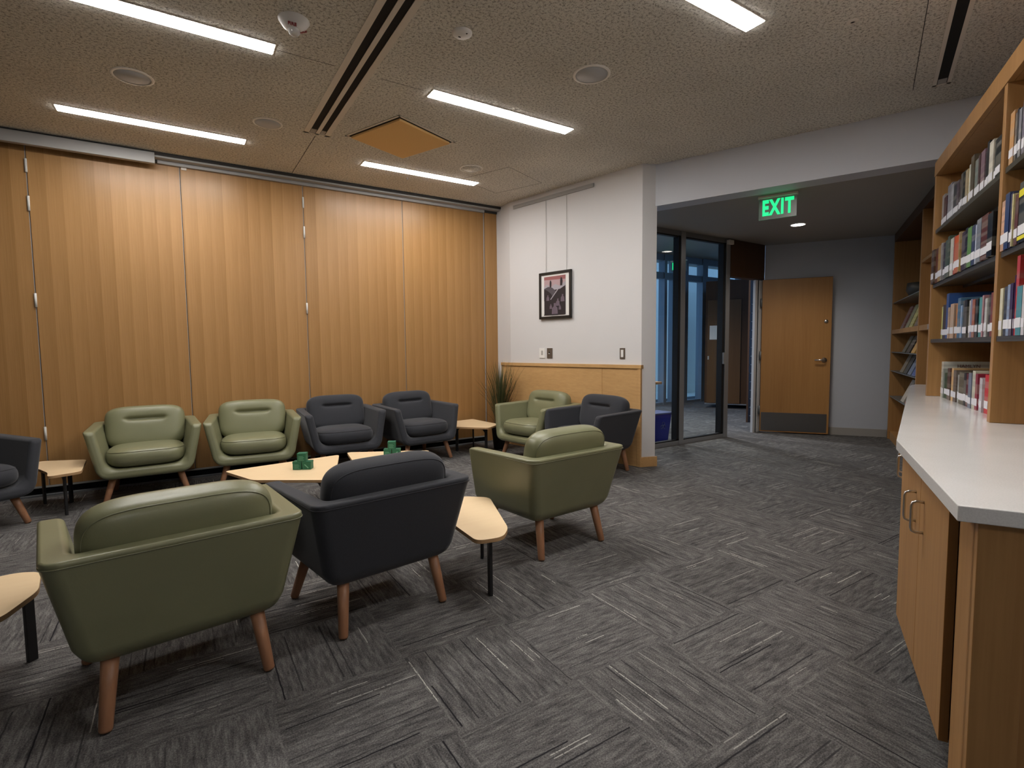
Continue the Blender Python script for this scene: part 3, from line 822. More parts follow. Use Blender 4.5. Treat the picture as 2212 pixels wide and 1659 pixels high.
def se(t, n):
    c, s = math.cos(t), math.sin(t)
    return (math.copysign(abs(c) ** (2 / n), c), math.copysign(abs(s) ** (2 / n), s))
def pillow(mb, hx, hy, T, nexp=4.5, q=2.6, taper=0.0, dent=None, rings=16, seg=72, M4=None, crown=0.0, squash_back=1.0, pp=5.0):
    """upright pad: local x across, local z up, local y thickness (front = +y)"""
    allv = []
    def pt(s, t, side):
        cx, cz = se(t, nexp)
        x = hx * cx * s; z = hy * cz * s
        x *= 1 + taper * (z / hy)
        th = T / 2 * max(0.0, 1 - s ** pp) ** (1 / q) + crown * (1 - s * s)
        if side < 0: th *= squash_back
        if dent and side > 0:
            dx, dz, w, h, d = dent
            k = 1 / (1 + math.exp((abs(x - dx) - w) / 0.010))
            th -= d * k * math.exp(-((z - dz) / h) ** 2)
            th -= d * 0.35 * k * math.exp(-((z - dz) / (h * 3)) ** 2)
        return (x, side * th, z)
    ss = [1 - (1 - i / rings) ** 1.8 for i in range(rings + 1)]
    edge = None
    for side in (1, -1):
        prev = None
        for i, s in enumerate(ss[::-1]):
            if i == 0:
                if edge is None: edge = [mb.bm.verts.new(pt(1.0, 2 * PI * k / seg, 1)) for k in range(seg)]; allv += edge
                R = edge
            elif s == 0:
                c = mb.bm.verts.new(pt(0, 0, side)); allv.append(c)
                for k in range(seg):
                    f = mb.face([prev[k], prev[(k + 1) % seg], c][::side]);  f.smooth = True
                break
            else:
                R = [mb.bm.verts.new(pt(s, 2 * PI * k / seg, side)) for k in range(seg)]; allv += R
            if prev is not None:
                for k in range(seg):
                    f = mb.face([prev[k], prev[(k + 1) % seg], R[(k + 1) % seg], R[k]][::side]); f.smooth = True
            prev = R
    if M4 is not None: bmesh.ops.transform(mb.bm, matrix=M4, verts=allv)
    def ring(s, side, seg2=96, lift=0.0015):
        out = []
        for k in range(seg2):
            p = Vector(pt(s, 2 * PI * k / seg2, side)); p.y += side * lift
            out.append(M4 @ p if M4 else p)
        return out
    return ring

def make_chair(kind):
    mk, pk = ('green', 'green_pipe') if kind == 'green' else ('char', 'char_pipe')
    root = thing('armchair', 'x', 'armchair')
    me = shell_mesh(); me.materials.append(M[mk])
    sh = bpy.data.objects.new('shell', me); COL.objects.link(sh); sh.parent = root
    b = sh.modifiers.new('bevel', 'BEVEL'); b.width = 0.085; b.segments = 7; b.limit_method = 'WEIGHT'; b.harden_normals = True; b.use_clamp_overlap = False
    # seam along the outer rim
    def outer(z):
        k = (z - 0.21) / 0.40
        return [(-0.318 - 0.084 * k, 0.312 - 0.046 * k, z), (-0.300 - 0.078 * k, -0.279 - 0.084 * k, z), (0.300 + 0.078 * k, -0.279 - 0.084 * k, z), (0.318 + 0.084 * k, 0.312 - 0.046 * k, z)]
    c = [Vector(p) for p in outer(0.590)]
    pts = [c[0] + (c[1] - c[0]) * t for t in (0.06, 0.3, 0.6)]
    for i in (1, 2):
        r = 0.053
        A = c[i] + (c[i - 1] - c[i]).normalized() * r; B = c[i] + (c[i + 1] - c[i]).normalized() * r
        for t in range(9):
            t /= 8
            pts.append(A * (1 - t) ** 2 + c[i] * 2 * t * (1 - t) * 1.0 + B * t * t)
    pts += [c[2] + (c[3] - c[2]) * t for t in (0.4, 0.7, 0.94)]
    MB().mat(pk).tube(pts, 0.0024, 6).build('piping', root)
    # seat cushion
    m = MB().mat(mk)
    T = Matrix.Translation((0, 0.030, 0.356)) @ Matrix.Rotation(math.radians(2.5), 4, 'X') @ Matrix.Rotation(PI / 2, 4, 'X')
    ring = pillow(m, 0.276, 0.290, 0.155, 3.8, 2.4, 0.0, None, M4=T, crown=0.012, pp=7.0)
    sc = m.build('seat_cushion', root, normals=True)
    MB().mat(pk).tube(ring(0.955, 1), 0.0026, 6, True).build('piping', sc)
    # back cushion with its pressed-in slot
    m = MB().mat(mk)
    T = Matrix.Translation((0, -0.195, 0.556)) @ Matrix.Rotation(math.radians(13), 4, 'X')
    ring = pillow(m, 0.292, 0.186, 0.155, 4.4, 2.5, 0.02, (0.0, 0.066, 0.138, 0.014, 0.026), rings=40, seg=128, M4=T, crown=0.010, pp=8.0)
    bc = m.build('back_cushion', root)
    MB().mat(pk).tube(ring(0.945, -1), 0.0026, 6, True).build('piping', bc)
    for sx, sy, fx, fy in ((-1, -0.225, 0.247, -0.273), (1, -0.225, 0.247, -0.273), (-1, 0.205, 0.286, 0.245), (1, 0.205, 0.286, 0.245)):
        t = Vector((sx * 0.222, sy, 0.225)); b_ = Vector((sx * fx, fy, 0.004))
        lg = MB().mat('walnut').tube([b_, b_.lerp(t, 0.03), b_.lerp(t, 0.5), t], 0.0165, 18, False, 0.026)
        lg.build('leg', root)
    return root

green0 = make_chair('green'); char0 = make_chair('char')
used = set()
def place(kind, x, y, deg, label):
    src = green0 if kind == 'green' else char0
    if kind in used: o = copy_tree(src)
    else: o = src; used.add(kind)
    o.location = (x, y, 0); o.rotation_euler = (0, 0, math.radians(deg))
    o['label'] = label; o['group'] = 'upholstered lounge armchairs'
place('green', -0.050, 2.343, 7.6, 'olive green vinyl armchair nearest the camera, seen from behind')
place('green', 1.913, 2.640, 4.4, 'olive green armchair seen from behind, alone beside the open walkway')
place('green', -0.281, 5.415, 181.6, 'olive green armchair by the partition beside the far left side table')
place('green', 0.550, 5.405, 175.0, 'olive green armchair by the partition, touching a charcoal armchair')
place('green', 3.250, 4.615, 99.0, 'olive green armchair against the wainscot next to the grass plant')
place('char', 0.733, 2.466, 7.5, 'charcoal fabric armchair seen from behind between two green ones')
place('char', 1.362, 5.420, 180.0, 'charcoal armchair by the partition touching the green armchair row')
place('char', 2.182, 5.400, 187.5, 'charcoal armchair by the partition beside the far right side table')
place('char', 3.362, 3.855, 94.0, 'charcoal armchair backed against the wainscot at the column end')
place('char', -1.350, 4.985, 214.5, 'charcoal armchair cut off by the left edge of the picture')

# ================================================================== TABLES
def rounded(pts, r, n=6):
    out = []; N = len(pts)
    for i in range(N):
        p, a, b = Vector(pts[i]), Vector(pts[i - 1]), Vector(pts[(i + 1) % N])
        da, db = (a - p), (b - p)
        rr = min(r, da.length * 0.45, db.length * 0.45)
        A, B = p + da.normalized() * rr, p + db.normalized() * rr
        for k in range(n + 1):
            t = k / n; out.append(tuple(A * (1 - t) ** 2 + p * 2 * t * (1 - t) + B * t * t))
    return out
def table(name, label, cat, pts, legs, group, top=0.33):
    ar = sum(pts[i][0] * pts[(i + 1) % len(pts)][1] - pts[(i + 1) % len(pts)][0] * pts[i][1] for i in range(len(pts)))
    if ar < 0: pts = pts[::-1]
    cx = sum(p[0] for p in pts) / len(pts); cy = sum(p[1] for p in pts) / len(pts)
    o = thing(name, label, cat, (cx, cy, 0), 0, group)
    lp = rounded([(p[0] - cx, p[1] - cy) for p in pts], 0.045)
    MB().mat('maple_edge').prism(lp, top - 0.020, top, None, 'maple').build('tabletop', o, bevel=0.002)
    fr = MB().mat('black')
    for (x, y) in legs:
        x -= cx; y -= cy
        d = math.hypot(x, y); ux, uy = -x / d, -y / d
        T = Matrix.Translation((x, y, 0)) @ Matrix.Rotation(math.atan2(uy, ux), 4, 'Z')
        lg = MB().mat('black').box(-0.012, 0.022, -0.008, 0.008, 0.0, top - 0.02, T)
        lg.prism([(0.0, top - 0.10), (0.06, top - 0.045), (0.06, top - 0.022), (0.0, top - 0.022)], -0.006, 0.006, T @ Matrix.Rotation(PI / 2, 4, 'X'))
        lg.build('leg', o, bevel=0.002)
        fr.box(0.0, d, -0.012, 0.012, top - 0.045, top - 0.0205, T)
    fr.build('under_frame', o)
    return o
table('coffee_table', 'pale maple coffee table with angled sides left of the gap', 'table',
      [(0.231, 4.336), (0.376, 3.924), (0.850, 3.600), (1.095, 4.455)], [(0.36, 4.28), (0.42, 4.0), (0.80, 3.72), (0.98, 4.34)], 'angled maple coffee tables')
table('coffee_table', 'pale maple coffee table right of the gap, partly behind charcoal armchair', 'table',
      [(1.175, 4.520), (1.080, 3.86), (1.50, 3.55), (1.800, 4.185)], [(1.25, 4.36), (1.19, 3.92), (1.47, 3.68), (1.69, 4.13)], 'angled maple coffee tables')
table('side_table', 'small maple side table between the charcoal and green armchairs in front', 'table',
      [(1.40, 2.75), (1.518, 2.64), (1.330, 2.130), (1.245, 2.040), (1.115, 2.065), (1.125, 2.30), (1.18, 2.75)], [(1.237, 2.153), (1.43, 2.58), (1.16, 2.66)], 'maple side tables')
table('side_table', 'small maple side table by the grass plant in the far corner', 'table',
      [(3.065, 5.735), (3.105, 5.150), (2.865, 4.985), (2.52, 5.36), (2.66, 5.68)], [(3.00, 5.60), (2.90, 5.10), (2.72, 5.50)], 'maple side tables')
table('side_table', 'small maple side table at far left between charcoal and green armchairs', 'table',
      [(-0.875, 5.06), (-0.850, 4.89), (-0.667, 4.964), (-0.70, 5.50), (-1.01, 5.634), (-1.06, 5.50)], [(-0.775, 5.02), (-0.80, 5.42), (-0.98, 5.50)], 'maple side tables')
table('side_table', 'maple side table cut off by the left edge beside nearest armchair', 'table',
      [(-0.597, 2.811), (-0.520, 2.768), (-0.490, 2.552), (-0.553, 2.352), (-0.80, 2.22), (-1.02, 2.50), (-0.90, 2.76)], [(-0.548, 2.700), (-0.62, 2.40), (-0.90, 2.52)], 'maple side tables')

# green card boxes
def card_box(x, y, z, rz, label, mark):
    o = thing('card_box', label, 'box', (x, y, z), rz, 'stacked green card boxes')
    s = 0.031
    MB().mat('box').box(-s, s, -s, s, 0.0, 0.060).build('box_body', o, bevel=0.0015)
    MB().mat('box').box(-s - 0.001, s + 0.001, -s - 0.001, s + 0.001, 0.047, 0.0612).build('lid', o, bevel=0.001)
    p = MB().mat('box_print')
    if mark:
        T = Matrix.Translation((0, -s - 0.0012, 0.026)) @ Matrix.Rotation(mark * 0.78, 4, 'Y')
        p.box(-0.0035, 0.0035, -0.0004, 0.0005, -0.019, 0.019, T)
    else:
        for k in range(4): p.box(-0.020, 0.018 - 0.006 * (k % 2), -s - 0.0016, -s - 0.0005, 0.010 + k * 0.009, 0.0125 + k * 0.009)
    p.build('print', o)
for cx, cy, nm in ((0.735, 4.075, 'left'), (1.452, 4.145, 'right')):
    rz = math.radians(-28)
    ux, uy = math.cos(rz), math.sin(rz)
    card_box(cx - ux * 0.035, cy - uy * 0.035, 0.330, rz, f'lower left green card box of three on the {nm} coffee table', 0)
    card_box(cx + ux * 0.035, cy + uy * 0.035, 0.330, rz - 0.03, f'lower right green card box with diagonal mark on the {nm} coffee table', -1 if nm == 'left' else 1)
    card_box(cx - ux * 0.002, cy - uy * 0.002, 0.3915, rz + 0.05, f'topmost green card box of the stack on the {nm} coffee table', 0)

# grass plant
pl = thing('potted_grass', 'tall ornamental grass in a dark pot in the lounge corner', 'plant', (3.235, 5.335, 0))
MB().mat('pot').lathe([(0, 0), (0.085, 0), (0.115, 0.29), (0.118, 0.30), (0.10, 0.30), (0.098, 0.27), (0, 0.27)], 32).build('pot', pl)
MB().mat('soil').lathe([(0, 0.275), (0.10, 0.272)], 24).build('soil', pl)
for nmat, cnt in (('leaf', 330), ('leaf_dry', 80)):
    g = MB().mat(nmat)
    for i in range(cnt):
        t = random.uniform(0, 2 * PI); rr = random.uniform(0, 0.075); Ht = random.uniform(0.50, 0.90) if i % 3 else random.uniform(0.25, 0.55)
        lean = random.uniform(0.02, 0.26) * (0.5 + rr / 0.075); w = random.uniform(0.0025, 0.0048)
        dx, dy = math.cos(t), math.sin(t); x0, y0 = rr * dx, rr * dy; pr = None
        nx, ny = -dy, dx
        for k in range(7):
            u = k / 6; x = x0 + dx * lean * u ** 1.9; y = y0 + dy * lean * u ** 1.9; z = 0.27 + Ht * u * (1 - 0.10 * u)
            x = min(x, 0.225 + 0.0 * y); y = min(y, 0.43)
            ww_ = w * (1 - u ** 3) + 0.0003
            a1 = g.bm.verts.new((x - nx * ww_, y - ny * ww_, z)); b1 = g.bm.verts.new((x + nx * ww_, y + ny * ww_, z)); 
            if pr:
                f = g.face([pr[0], pr[1], b1, a1]); f.smooth = True
            pr = (a1, b1)
    g.build('blades' if nmat == 'leaf' else 'dry_blades', pl, normals=False)

# ================================================================== COUNTER, CABINETS AND BOOKCASES (a,b axis)
def abthing(name, label, cat, a, b, z=0.0, rot=0.0, group=None):
    x, y = ab(a, b); return thing(name, label, cat, (x, y, z), TH + rot, group)
# local frame: +x along a, -y along b
def P(a, b): return (a, -b)
def abprism(mb, pts, z0, z1, top=None):
    q = [P(*p) for p in pts]
    ar = sum(q[i][0] * q[(i + 1) % len(q)][1] - q[(i + 1) % len(q)][0] * q[i][1] for i in range(len(q)))
    return mb.prism(q if ar > 0 else q[::-1], z0, z1, None, top)
ct = abthing('countertop', 'white quartz countertop running under the bookcases', 'countertop', 0, 0)
abprism(MB().mat('quartz'), [(1.515, 0.310), (2.455, 0.310), (5.72, 0.800), (5.92, 0.865), (5.92, 1.27), (1.515, 1.27)], 0.812, 0.850).build('slab', ct, bevel=0.003)

def pull(mb, a, b, z0, z1, out=0.032):
    """bar handle: vertical bar standing out from plane b"""
    r = 0.0045
    mb.tube([(a, -b, z0), (a, -b + out - 0.012, z0), (a, -b + out - 0.003, z0 + 0.004), (a, -b + out, z0 + 0.014), (a, -b + out, z1 - 0.014), (a, -b + out - 0.003, z1 - 0.004), (a, -b + out - 0.012, z1), (a, -b, z1)], r, 8)
cb = abthing('base_cabinet', 'near oak base cabinet with double doors under the white countertop', 'cabinet', 0, 0)
MB().mat('oak').box(1.66, 2.50, -1.25, -0.362, 0.14, 0.812).build('carcass', cb)
MB().mat('void').box(1.60, 2.52, -1.25, -0.44, 0.0, 0.14).build('toe_kick', cb)
for a0, a1, ah in ((1.735, 2.118, 2.055), (2.122, 2.500, 2.190)):
    d = MB().mat('oak').box(a0, a1, -0.360, -0.338, 0.14, 0.795).build('door', cb, bevel=0.0015)
    hb_ = MB().mat('steel'); pull(hb_, ah, 0.338, 0.615, 0.715); hb_.build('handle', d)
ep = MB().mat('oak'); ep.box(1.555, 1.69, -0.375, -0.352, 0.0, 0.811)
ep.box(1.535, 1.575, -0.44, -0.352, 0.0, 0.811); ep.box(1.550, 1.575, -1.25, -0.44, 0.0, 0.811)
ep.build('end_panel', cb, bevel=0.0015)
MB().mat('void').box(1.692, 1.735, -0.40, -0.362, 0.0, 0.811).build('gap', cb)
# second cabinet, turned with the tapering counter edge
r2 = math.atan2(0.800 - 0.310, 5.72 - 2.455)
cb2 = abthing('base_cabinet', 'far oak base cabinet under the tapering end of the countertop', 'cabinet', 2.50, 0.3475, 0, -r2)
MB().mat('oak').box(0.10, 3.2, -0.36, -0.022, 0.14, 0.812).build('carcass', cb2)
MB().mat('void').box(0.10, 3.2, -0.36, -0.10, 0.0, 0.14).build('toe_kick', cb2)
for i, (a0, a1, ah) in enumerate(((0.01, 0.44, 0.385), (0.444, 0.88, 0.50), (0.884, 1.32, 1.26), (1.324, 1.76, 1.38), (1.764, 2.2, 2.14), (2.204, 2.64, 2.26))):
    d = MB().mat('oak').box(a0, a1, -0.021, 0.0, 0.14, 0.795).build('door', cb2, bevel=0.0015)
    hb_ = MB().mat('steel'); pull(hb_, ah, 0.0, 0.615, 0.715); hb_.build('handle', d)

# near bookcase standing on the counter
bc = abthing('bookcase', 'open oak bookcase on the countertop filled with labelled library books', 'bookcase', 0, 0)
BF, BBk = 0.745, 1.085
for a0, a1 in ((4.627, 4.668), (3.167, 3.208), (1.60, 1.64)):
    MB().mat('oak').box(a0, a1, -BBk, -BF, 0.851, 2.372).build('side_panel', bc, bevel=0.0015)
MB().mat('oak').box(1.60, 4.668, -BF - 0.022, -BF + 0.004, 2.372, 2.468).build('fascia', bc, bevel=0.0015)
MB().mat('oak').box(1.60, 4.668, -BBk, -BF - 0.0225, 2.372, 2.40).build('top_panel', bc)
MB().mat('oak').box(1.60, 4.668, -BBk - 0.015, -BBk, 0.851, 2.468).build('back_panel', bc)
for a0, a1 in ((3.209, 4.626), (1.641, 3.166)):
    for z in (2.000, 1.628, 1.250):
        s = MB().mat('metal_shelf').box(a0, a1, -1.07, -BF - 0.008, z - 0.014, z)
        s.box(a0, a1, -BF - 0.014, -BF - 0.008, z - 0.024, z - 0.012)
        s.box(a0, a1, -0.93, -0.915, z - 0.03, z - 0.014)
        s.build('shelf', bc)
tag(abthing('x', None, None, 0, 0), None, None)
for o_ in [o for o in bpy.data.objects if o.name == 'x']: bpy.data.objects.remove(o_)

# far bookcase reaching the floor
fb = abthing('bookcase', 'tall dark oak display bookcase at the far end by the hall wall', 'bookcase', 0, 0)
FF = 0.932; FBk = 1.28
MB().mat('dark_oak').box(4.69, 8.19, -FBk, -FF, 2.50, 2.60).build('fascia', fb)
for a0, a1, zb in ((8.15, 8.19, 0.0), (6.32, 6.365, 0.0), (4.69, 4.72, 0.852)):
    MB().mat('oak').box(a0, a1, -FBk, -FF, zb, 2.50).build('side_panel', fb, bevel=0.0015)
MB().mat('oak').box(4.69, 6.32, -FBk - 0.012, -FBk, 0.852, 2.60).box(6.32, 8.19, -FBk - 0.012, -FBk, 0.0, 2.60).build('back_panel', fb)
MB().mat('oak').box(6.366, 8.149, -FBk, -FF - 0.005, 1.345, 1.395).build('fixed_shelf', fb, bevel=0.001)
MB().mat('oak').box(4.721, 6.319, -FBk, -FF - 0.005, 1.345, 1.395).build('fixed_shelf', fb, bevel=0.001)
MB().mat('oak').box(4.721, 6.319, -FBk, -FF - 0.005, 1.99, 2.02).build('shelf', fb, bevel=0.001)
MB().mat('oak').box(6.366, 8.149, -FBk, -FF - 0.02, 0.0, 0.10).build('plinth', fb)
for z in (1.735, 1.12, 0.885, 0.56):
    MB().mat('acrylic_shelf').box(6.37, 8.145, -FBk, -FF - 0.005, z - 0.008, z).build('display_shelf', fb)
MB().mat('track').box(5.72, 5.86, -FF, -FF + 0.004, 1.348, 1.392).build('shelf_label', fb)

# ------------------------------------------------------------------ books
book_cache = {}
def book(a0, w, h, col, b0, z0, depth, label, group, lab=(0.03, 0.07), lean=0.0):
    x, y = ab(a0 + w / 2, b0)
    o = thing('book', label, 'book', (x, y, z0), TH, group)
    rgb = lin(col)
    m = MB().mat('book')
    m.box(-w / 2, -w / 2 + 0.0025, -depth, 0, 0, h).box(w / 2 - 0.0025, w / 2, -depth, 0, 0, h)
    m.box(-w / 2, w / 2, -0.003, 0.0, 0, h)
    c = m.build('cover', o, bevel=0.0008, seg=1); c.color = (*rgb, 1)
    MB().mat('page').box(-w / 2 + 0.0026, w / 2 - 0.0026, -depth + 0.004, -0.0032, 0.004, h - 0.004).build('pages', o)
    if lab:
        MB().mat('label').box(-w / 2 + 0.001, w / 2 - 0.001, 0.0002, 0.0012, lab[0], lab[0] + lab[1]).build('spine_label', o)
    if lean: o.rotation_euler[1] = lean
    return o
R1 = [(4.525, 0.077, 0.222, (170, 165, 165), 'pale grey'), (4.439, 0.087, 0.191, (70, 20, 35), 'maroon'), (4.329, 0.12, 0.246, (150, 150, 158), 'silver grey'), (4.272, 0.059, 0.227, (190, 190, 195), 'light grey'), (4.193, 0.081, 0.216, (55, 55, 60), 'charcoal'), (4.141, 0.055, 0.211, (90, 75, 85), 'dusty purple'), (4.071, 0.071, 0.202, (70, 52, 55), 'dark brown'), (4.027, 0.049, 0.223, (105, 100, 92), 'mid grey'), (3.973, 0.057, 0.223, (18, 18, 20), 'black'), (3.921, 0.053, 0.213, (190, 172, 135), 'patterned tan'), (3.863, 0.063, 0.23, (222, 222, 205), 'cream'), (3.803, 0.065, 0.257, (95, 82, 62), 'khaki brown'), (3.722, 0.081, 0.217, (125, 135, 130), 'grey green'), (3.689, 0.036, 0.22, (85, 60, 60), 'brown'), (3.62, 0.072, 0.228, (135, 108, 118), 'mauve'), (3.579, 0.043, 0.209, (48, 40, 45), 'dark plum'), (3.545, 0.038, 0.244, (40, 38, 40), 'dark grey'), (3.478, 0.069, 0.229, (228, 222, 205), 'ivory'), (3.414, 0.063, 0.215, (60, 62, 60), 'marbled black'), (3.338, 0.078, 0.205, (14, 13, 14), 'wide black')]
R2 = [(4.708, 0.086, 0.231, (80, 55, 40), 'brown'), (4.608, 0.102, 0.231, (112, 55, 28), 'rust brown'), (4.522, 0.089, 0.233, (190, 150, 85), 'ochre'), (4.483, 0.041, 0.238, (170, 165, 165), 'pale grey'), (4.388, 0.095, 0.232, (48, 35, 50), 'dark purple'), (4.311, 0.08, 0.233, (95, 105, 92), 'sage green'), (4.255, 0.059, 0.245, (70, 85, 72), 'dark green'), (4.178, 0.076, 0.22, (215, 212, 200), 'cream'), (4.134, 0.046, 0.223, (172, 45, 45), 'red'), (4.031, 0.104, 0.214, (214, 98, 42), 'orange'), (4.001, 0.032, 0.222, (170, 140, 85), 'tan'), (3.91, 0.092, 0.213, (60, 45, 65), 'plum'), (3.854, 0.059, 0.22, (35, 28, 38), 'near black'), (3.77, 0.085, 0.211, (104, 150, 82), 'leaf green'), (3.704, 0.068, 0.206, (65, 72, 98), 'navy grey'), (3.659, 0.046, 0.2, (195, 205, 222), 'pale blue'), (3.581, 0.082, 0.217, (120, 125, 135), 'silver'), (3.462, 0.121, 0.217, (92, 42, 32), 'chestnut'), (3.377, 0.087, 0.205, (16, 13, 13), 'wide black')]
R3 = [(4.399, 0.06, 0.214, (200, 200, 120), 'lime'), (4.305, 0.096, 0.222, (60, 55, 58), 'dark grey'), (4.244, 0.068, 0.287, (52, 88, 150), 'oversize blue'), (4.188, 0.048, 0.195, (205, 175, 145), 'peach tan'), (4.098, 0.092, 0.213, (205, 175, 150), 'beige'), (4.032, 0.066, 0.202, (110, 80, 55), 'brown'), (3.985, 0.048, 0.206, (205, 135, 72), 'orange tan'), (3.921, 0.067, 0.234, (75, 115, 145), 'steel blue'), (3.885, 0.032, 0.188, (150, 180, 215), 'light blue'), (3.84, 0.047, 0.212, (70, 70, 66), 'slate grey'), (3.784, 0.057, 0.213, (22, 20, 24), 'black'), (3.719, 0.064, 0.206, (212, 210, 200), 'white'), (3.684, 0.036, 0.209, (142, 142, 168), 'lavender'), (3.632, 0.052, 0.203, (172, 100, 75), 'coral brown'), (3.582, 0.05, 0.204, (24, 26, 26), 'jet black'), (3.51, 0.073, 0.207, (88, 158, 158), 'teal'), (3.48, 0.031, 0.212, (190, 140, 145), 'dusty pink'), (3.459, 0.019, 0.189, (80, 40, 85), 'purple'), (3.418, 0.041, 0.193, (205, 205, 200), 'off-white'), (3.369, 0.051, 0.207, (62, 45, 38), 'dark brown'), (3.327, 0.042, 0.214, (132, 62, 50), 'brick red')]
R4 = [(4.545, 0.073, 0.244, (215, 215, 205), 'oversize white'), (4.505, 0.038, 0.198, (165, 172, 162), 'pale green'), (4.402, 0.101, 0.171, (40, 72, 42), 'dark green'), (4.32, 0.080, 0.207, (80, 52, 48), 'brown-white'), (4.263, 0.056, 0.211, (232, 190, 130), 'cream orange'), (4.187, 0.073, 0.2, (110, 95, 85), 'taupe'), (4.125, 0.049, 0.175, (185, 188, 182), 'light grey'), (4.006, 0.117, 0.195, (98, 92, 72), 'olive brown'), (3.953, 0.052, 0.195, (28, 30, 32), 'black'), (3.88, 0.071, 0.194, (96, 30, 40), 'maroon'), (3.819, 0.060, 0.2, (125, 135, 155), 'blue grey'), (3.756, 0.062, 0.215, (216, 212, 190), 'cream'), (3.707, 0.047, 0.201, (150, 45, 65), 'crimson'), (3.657, 0.047, 0.182, (220, 215, 220), 'white'), (3.606, 0.047, 0.18, (208, 205, 210), 'pale white'), (3.536, 0.066, 0.204, (208, 45, 50), 'bright red')]
Q1 = [(3.188, 0.058, 0.225, (205, 155, 100), 'tan orange'), (3.154, 0.033, 0.205, (120, 108, 98), 'taupe'), (3.129, 0.024, 0.21, (40, 42, 52), 'dark slate'), (3.092, 0.036, 0.20, (135, 135, 142), 'grey'), (3.055, 0.036, 0.22, (125, 118, 135), 'lavender grey'), (3.026, 0.028, 0.223, (90, 80, 95), 'dusky purple'), (2.98, 0.04, 0.22, (60, 60, 70), 'slate'), (2.93, 0.045, 0.22, (180, 175, 170), 'stone grey')]
Q2 = [(3.231, 0.052, 0.219, (226, 178, 145), 'peach'), (3.171, 0.060, 0.24, (45, 62, 105), 'navy'), (3.128, 0.042, 0.227, (60, 55, 85), 'indigo'), (3.107, 0.020, 0.217, (215, 205, 150), 'cream'), (3.061, 0.045, 0.209, (95, 45, 45), 'maroon'), (2.970, 0.090, 0.245, (22, 24, 30), 'black-yellow'), (2.90, 0.06, 0.23, (60, 60, 62), 'iron grey')]
Q3 = [(3.203, 0.045, 0.213, (228, 222, 190), 'cream'), (3.141, 0.061, 0.217, (48, 48, 60), 'charcoal'), (3.103, 0.037, 0.22, (150, 168, 198), 'pale blue'), (3.062, 0.040, 0.222, (60, 38, 75), 'purple'), (3.049, 0.011, 0.252, (70, 30, 90), 'violet'), (3.008, 0.040, 0.329, (190, 60, 60), 'tall red'), (2.942, 0.064, 0.2, (82, 145, 155), 'teal'), (2.90, 0.038, 0.2, (215, 210, 212), 'white'), (2.85, 0.045, 0.2, (130, 40, 60), 'wine red')]
def shelf_row(rows, k, b0, z0, where, group, labz=0.028, extra={}):
    L = []
    for a, w, h, c, n in rows:
        L.append((a * k, w * k, h, c, n))
    for i, (a, w, h, c, n) in enumerate(L):
        lf = L[i - 1][4] if i else None; rt = L[i + 1][4] if i + 1 < len(L) else None
        if lf and rt: lb = f'{n} book {where}, between {lf} and {rt} ones'
        elif rt: lb = f'{n} book {where}, leftmost, beside the {rt} book'
        else: lb = f'{n} book {where}, rightmost, beside the {lf} book'
        jit = random.uniform(-0.006, 0.006)
        dep = 0.17 + random.uniform(-0.02, 0.03)
        if 'oversize' in n or 'wide' in n or 'tall' in n: dep = 0.25
        lz = labz + random.uniform(-0.004, 0.004); lh = random.choice((0.036, 0.040, 0.040))
        o = book(a + 0.001, w - 0.002, h, c, b0 + jit, z0, dep, lb, group, (lz, lh))
        extra[(where, n)] = (o, a, w, h)
EX = {}
shelf_row(R1, 1.0, 0.778, 2.000, 'on top shelf left of post', 'books on the top shelf left of the post', extra=EX)
shelf_row(R2, 0.745 / 0.775, 0.742, 1.628, 'on middle shelf left of post', 'books on the middle shelf left of the post', extra=EX)
shelf_row(R3, 1.0, 0.775, 1.250, 'on lower shelf left of post', 'books on the lower shelf left of the post', extra=EX)
shelf_row(R4, 1.0, 0.818, 0.850, 'on countertop under shelves', 'books standing on the countertop', extra=EX)
shelf_row(Q1, 0.968, 0.752, 2.000, 'on top shelf right of post', 'books on the top shelf right of the post', extra=EX)
shelf_row(Q2, 0.958, 0.742, 1.628, 'on middle shelf right of post', 'books on the middle shelf right of the post', extra=EX)
shelf_row(Q3, 0.966, 0.750, 1.250, 'on lower shelf right of post', 'books on the lower shelf right of the post', extra=EX)
# printed words on the oversize white book cover (its side face)
o, a_, w_, h_ = EX[('on countertop under shelves', 'oversize white')]
T = Matrix.Translation((-w_ / 2 - 0.0006, -0.13, h_ - 0.030)) @ Matrix.Rotation(-PI / 2, 4, 'Z') @ Matrix.Rotation(PI / 2, 4, 'X')
text_mesh('title', 'HAMLYN', 0.030, 'ink', o, T, 0.0004)
M['yellow'] = plain('yellow_band', (0.80, 0.72, 0.03), 0.5)
o, a_, w_, h_ = EX[('on middle shelf right of post', 'black-yellow')]
yb = MB().mat('yellow').box(-w_ / 2 - 0.001, w_ / 2, -0.25, 0.0016, h_ - 0.058, h_ - 0.030)
yb.box(-w_ / 2 - 0.001, w_ / 2, -0.25, 0.0016, 0.012, 0.027)
yb.build('cover_band', o)
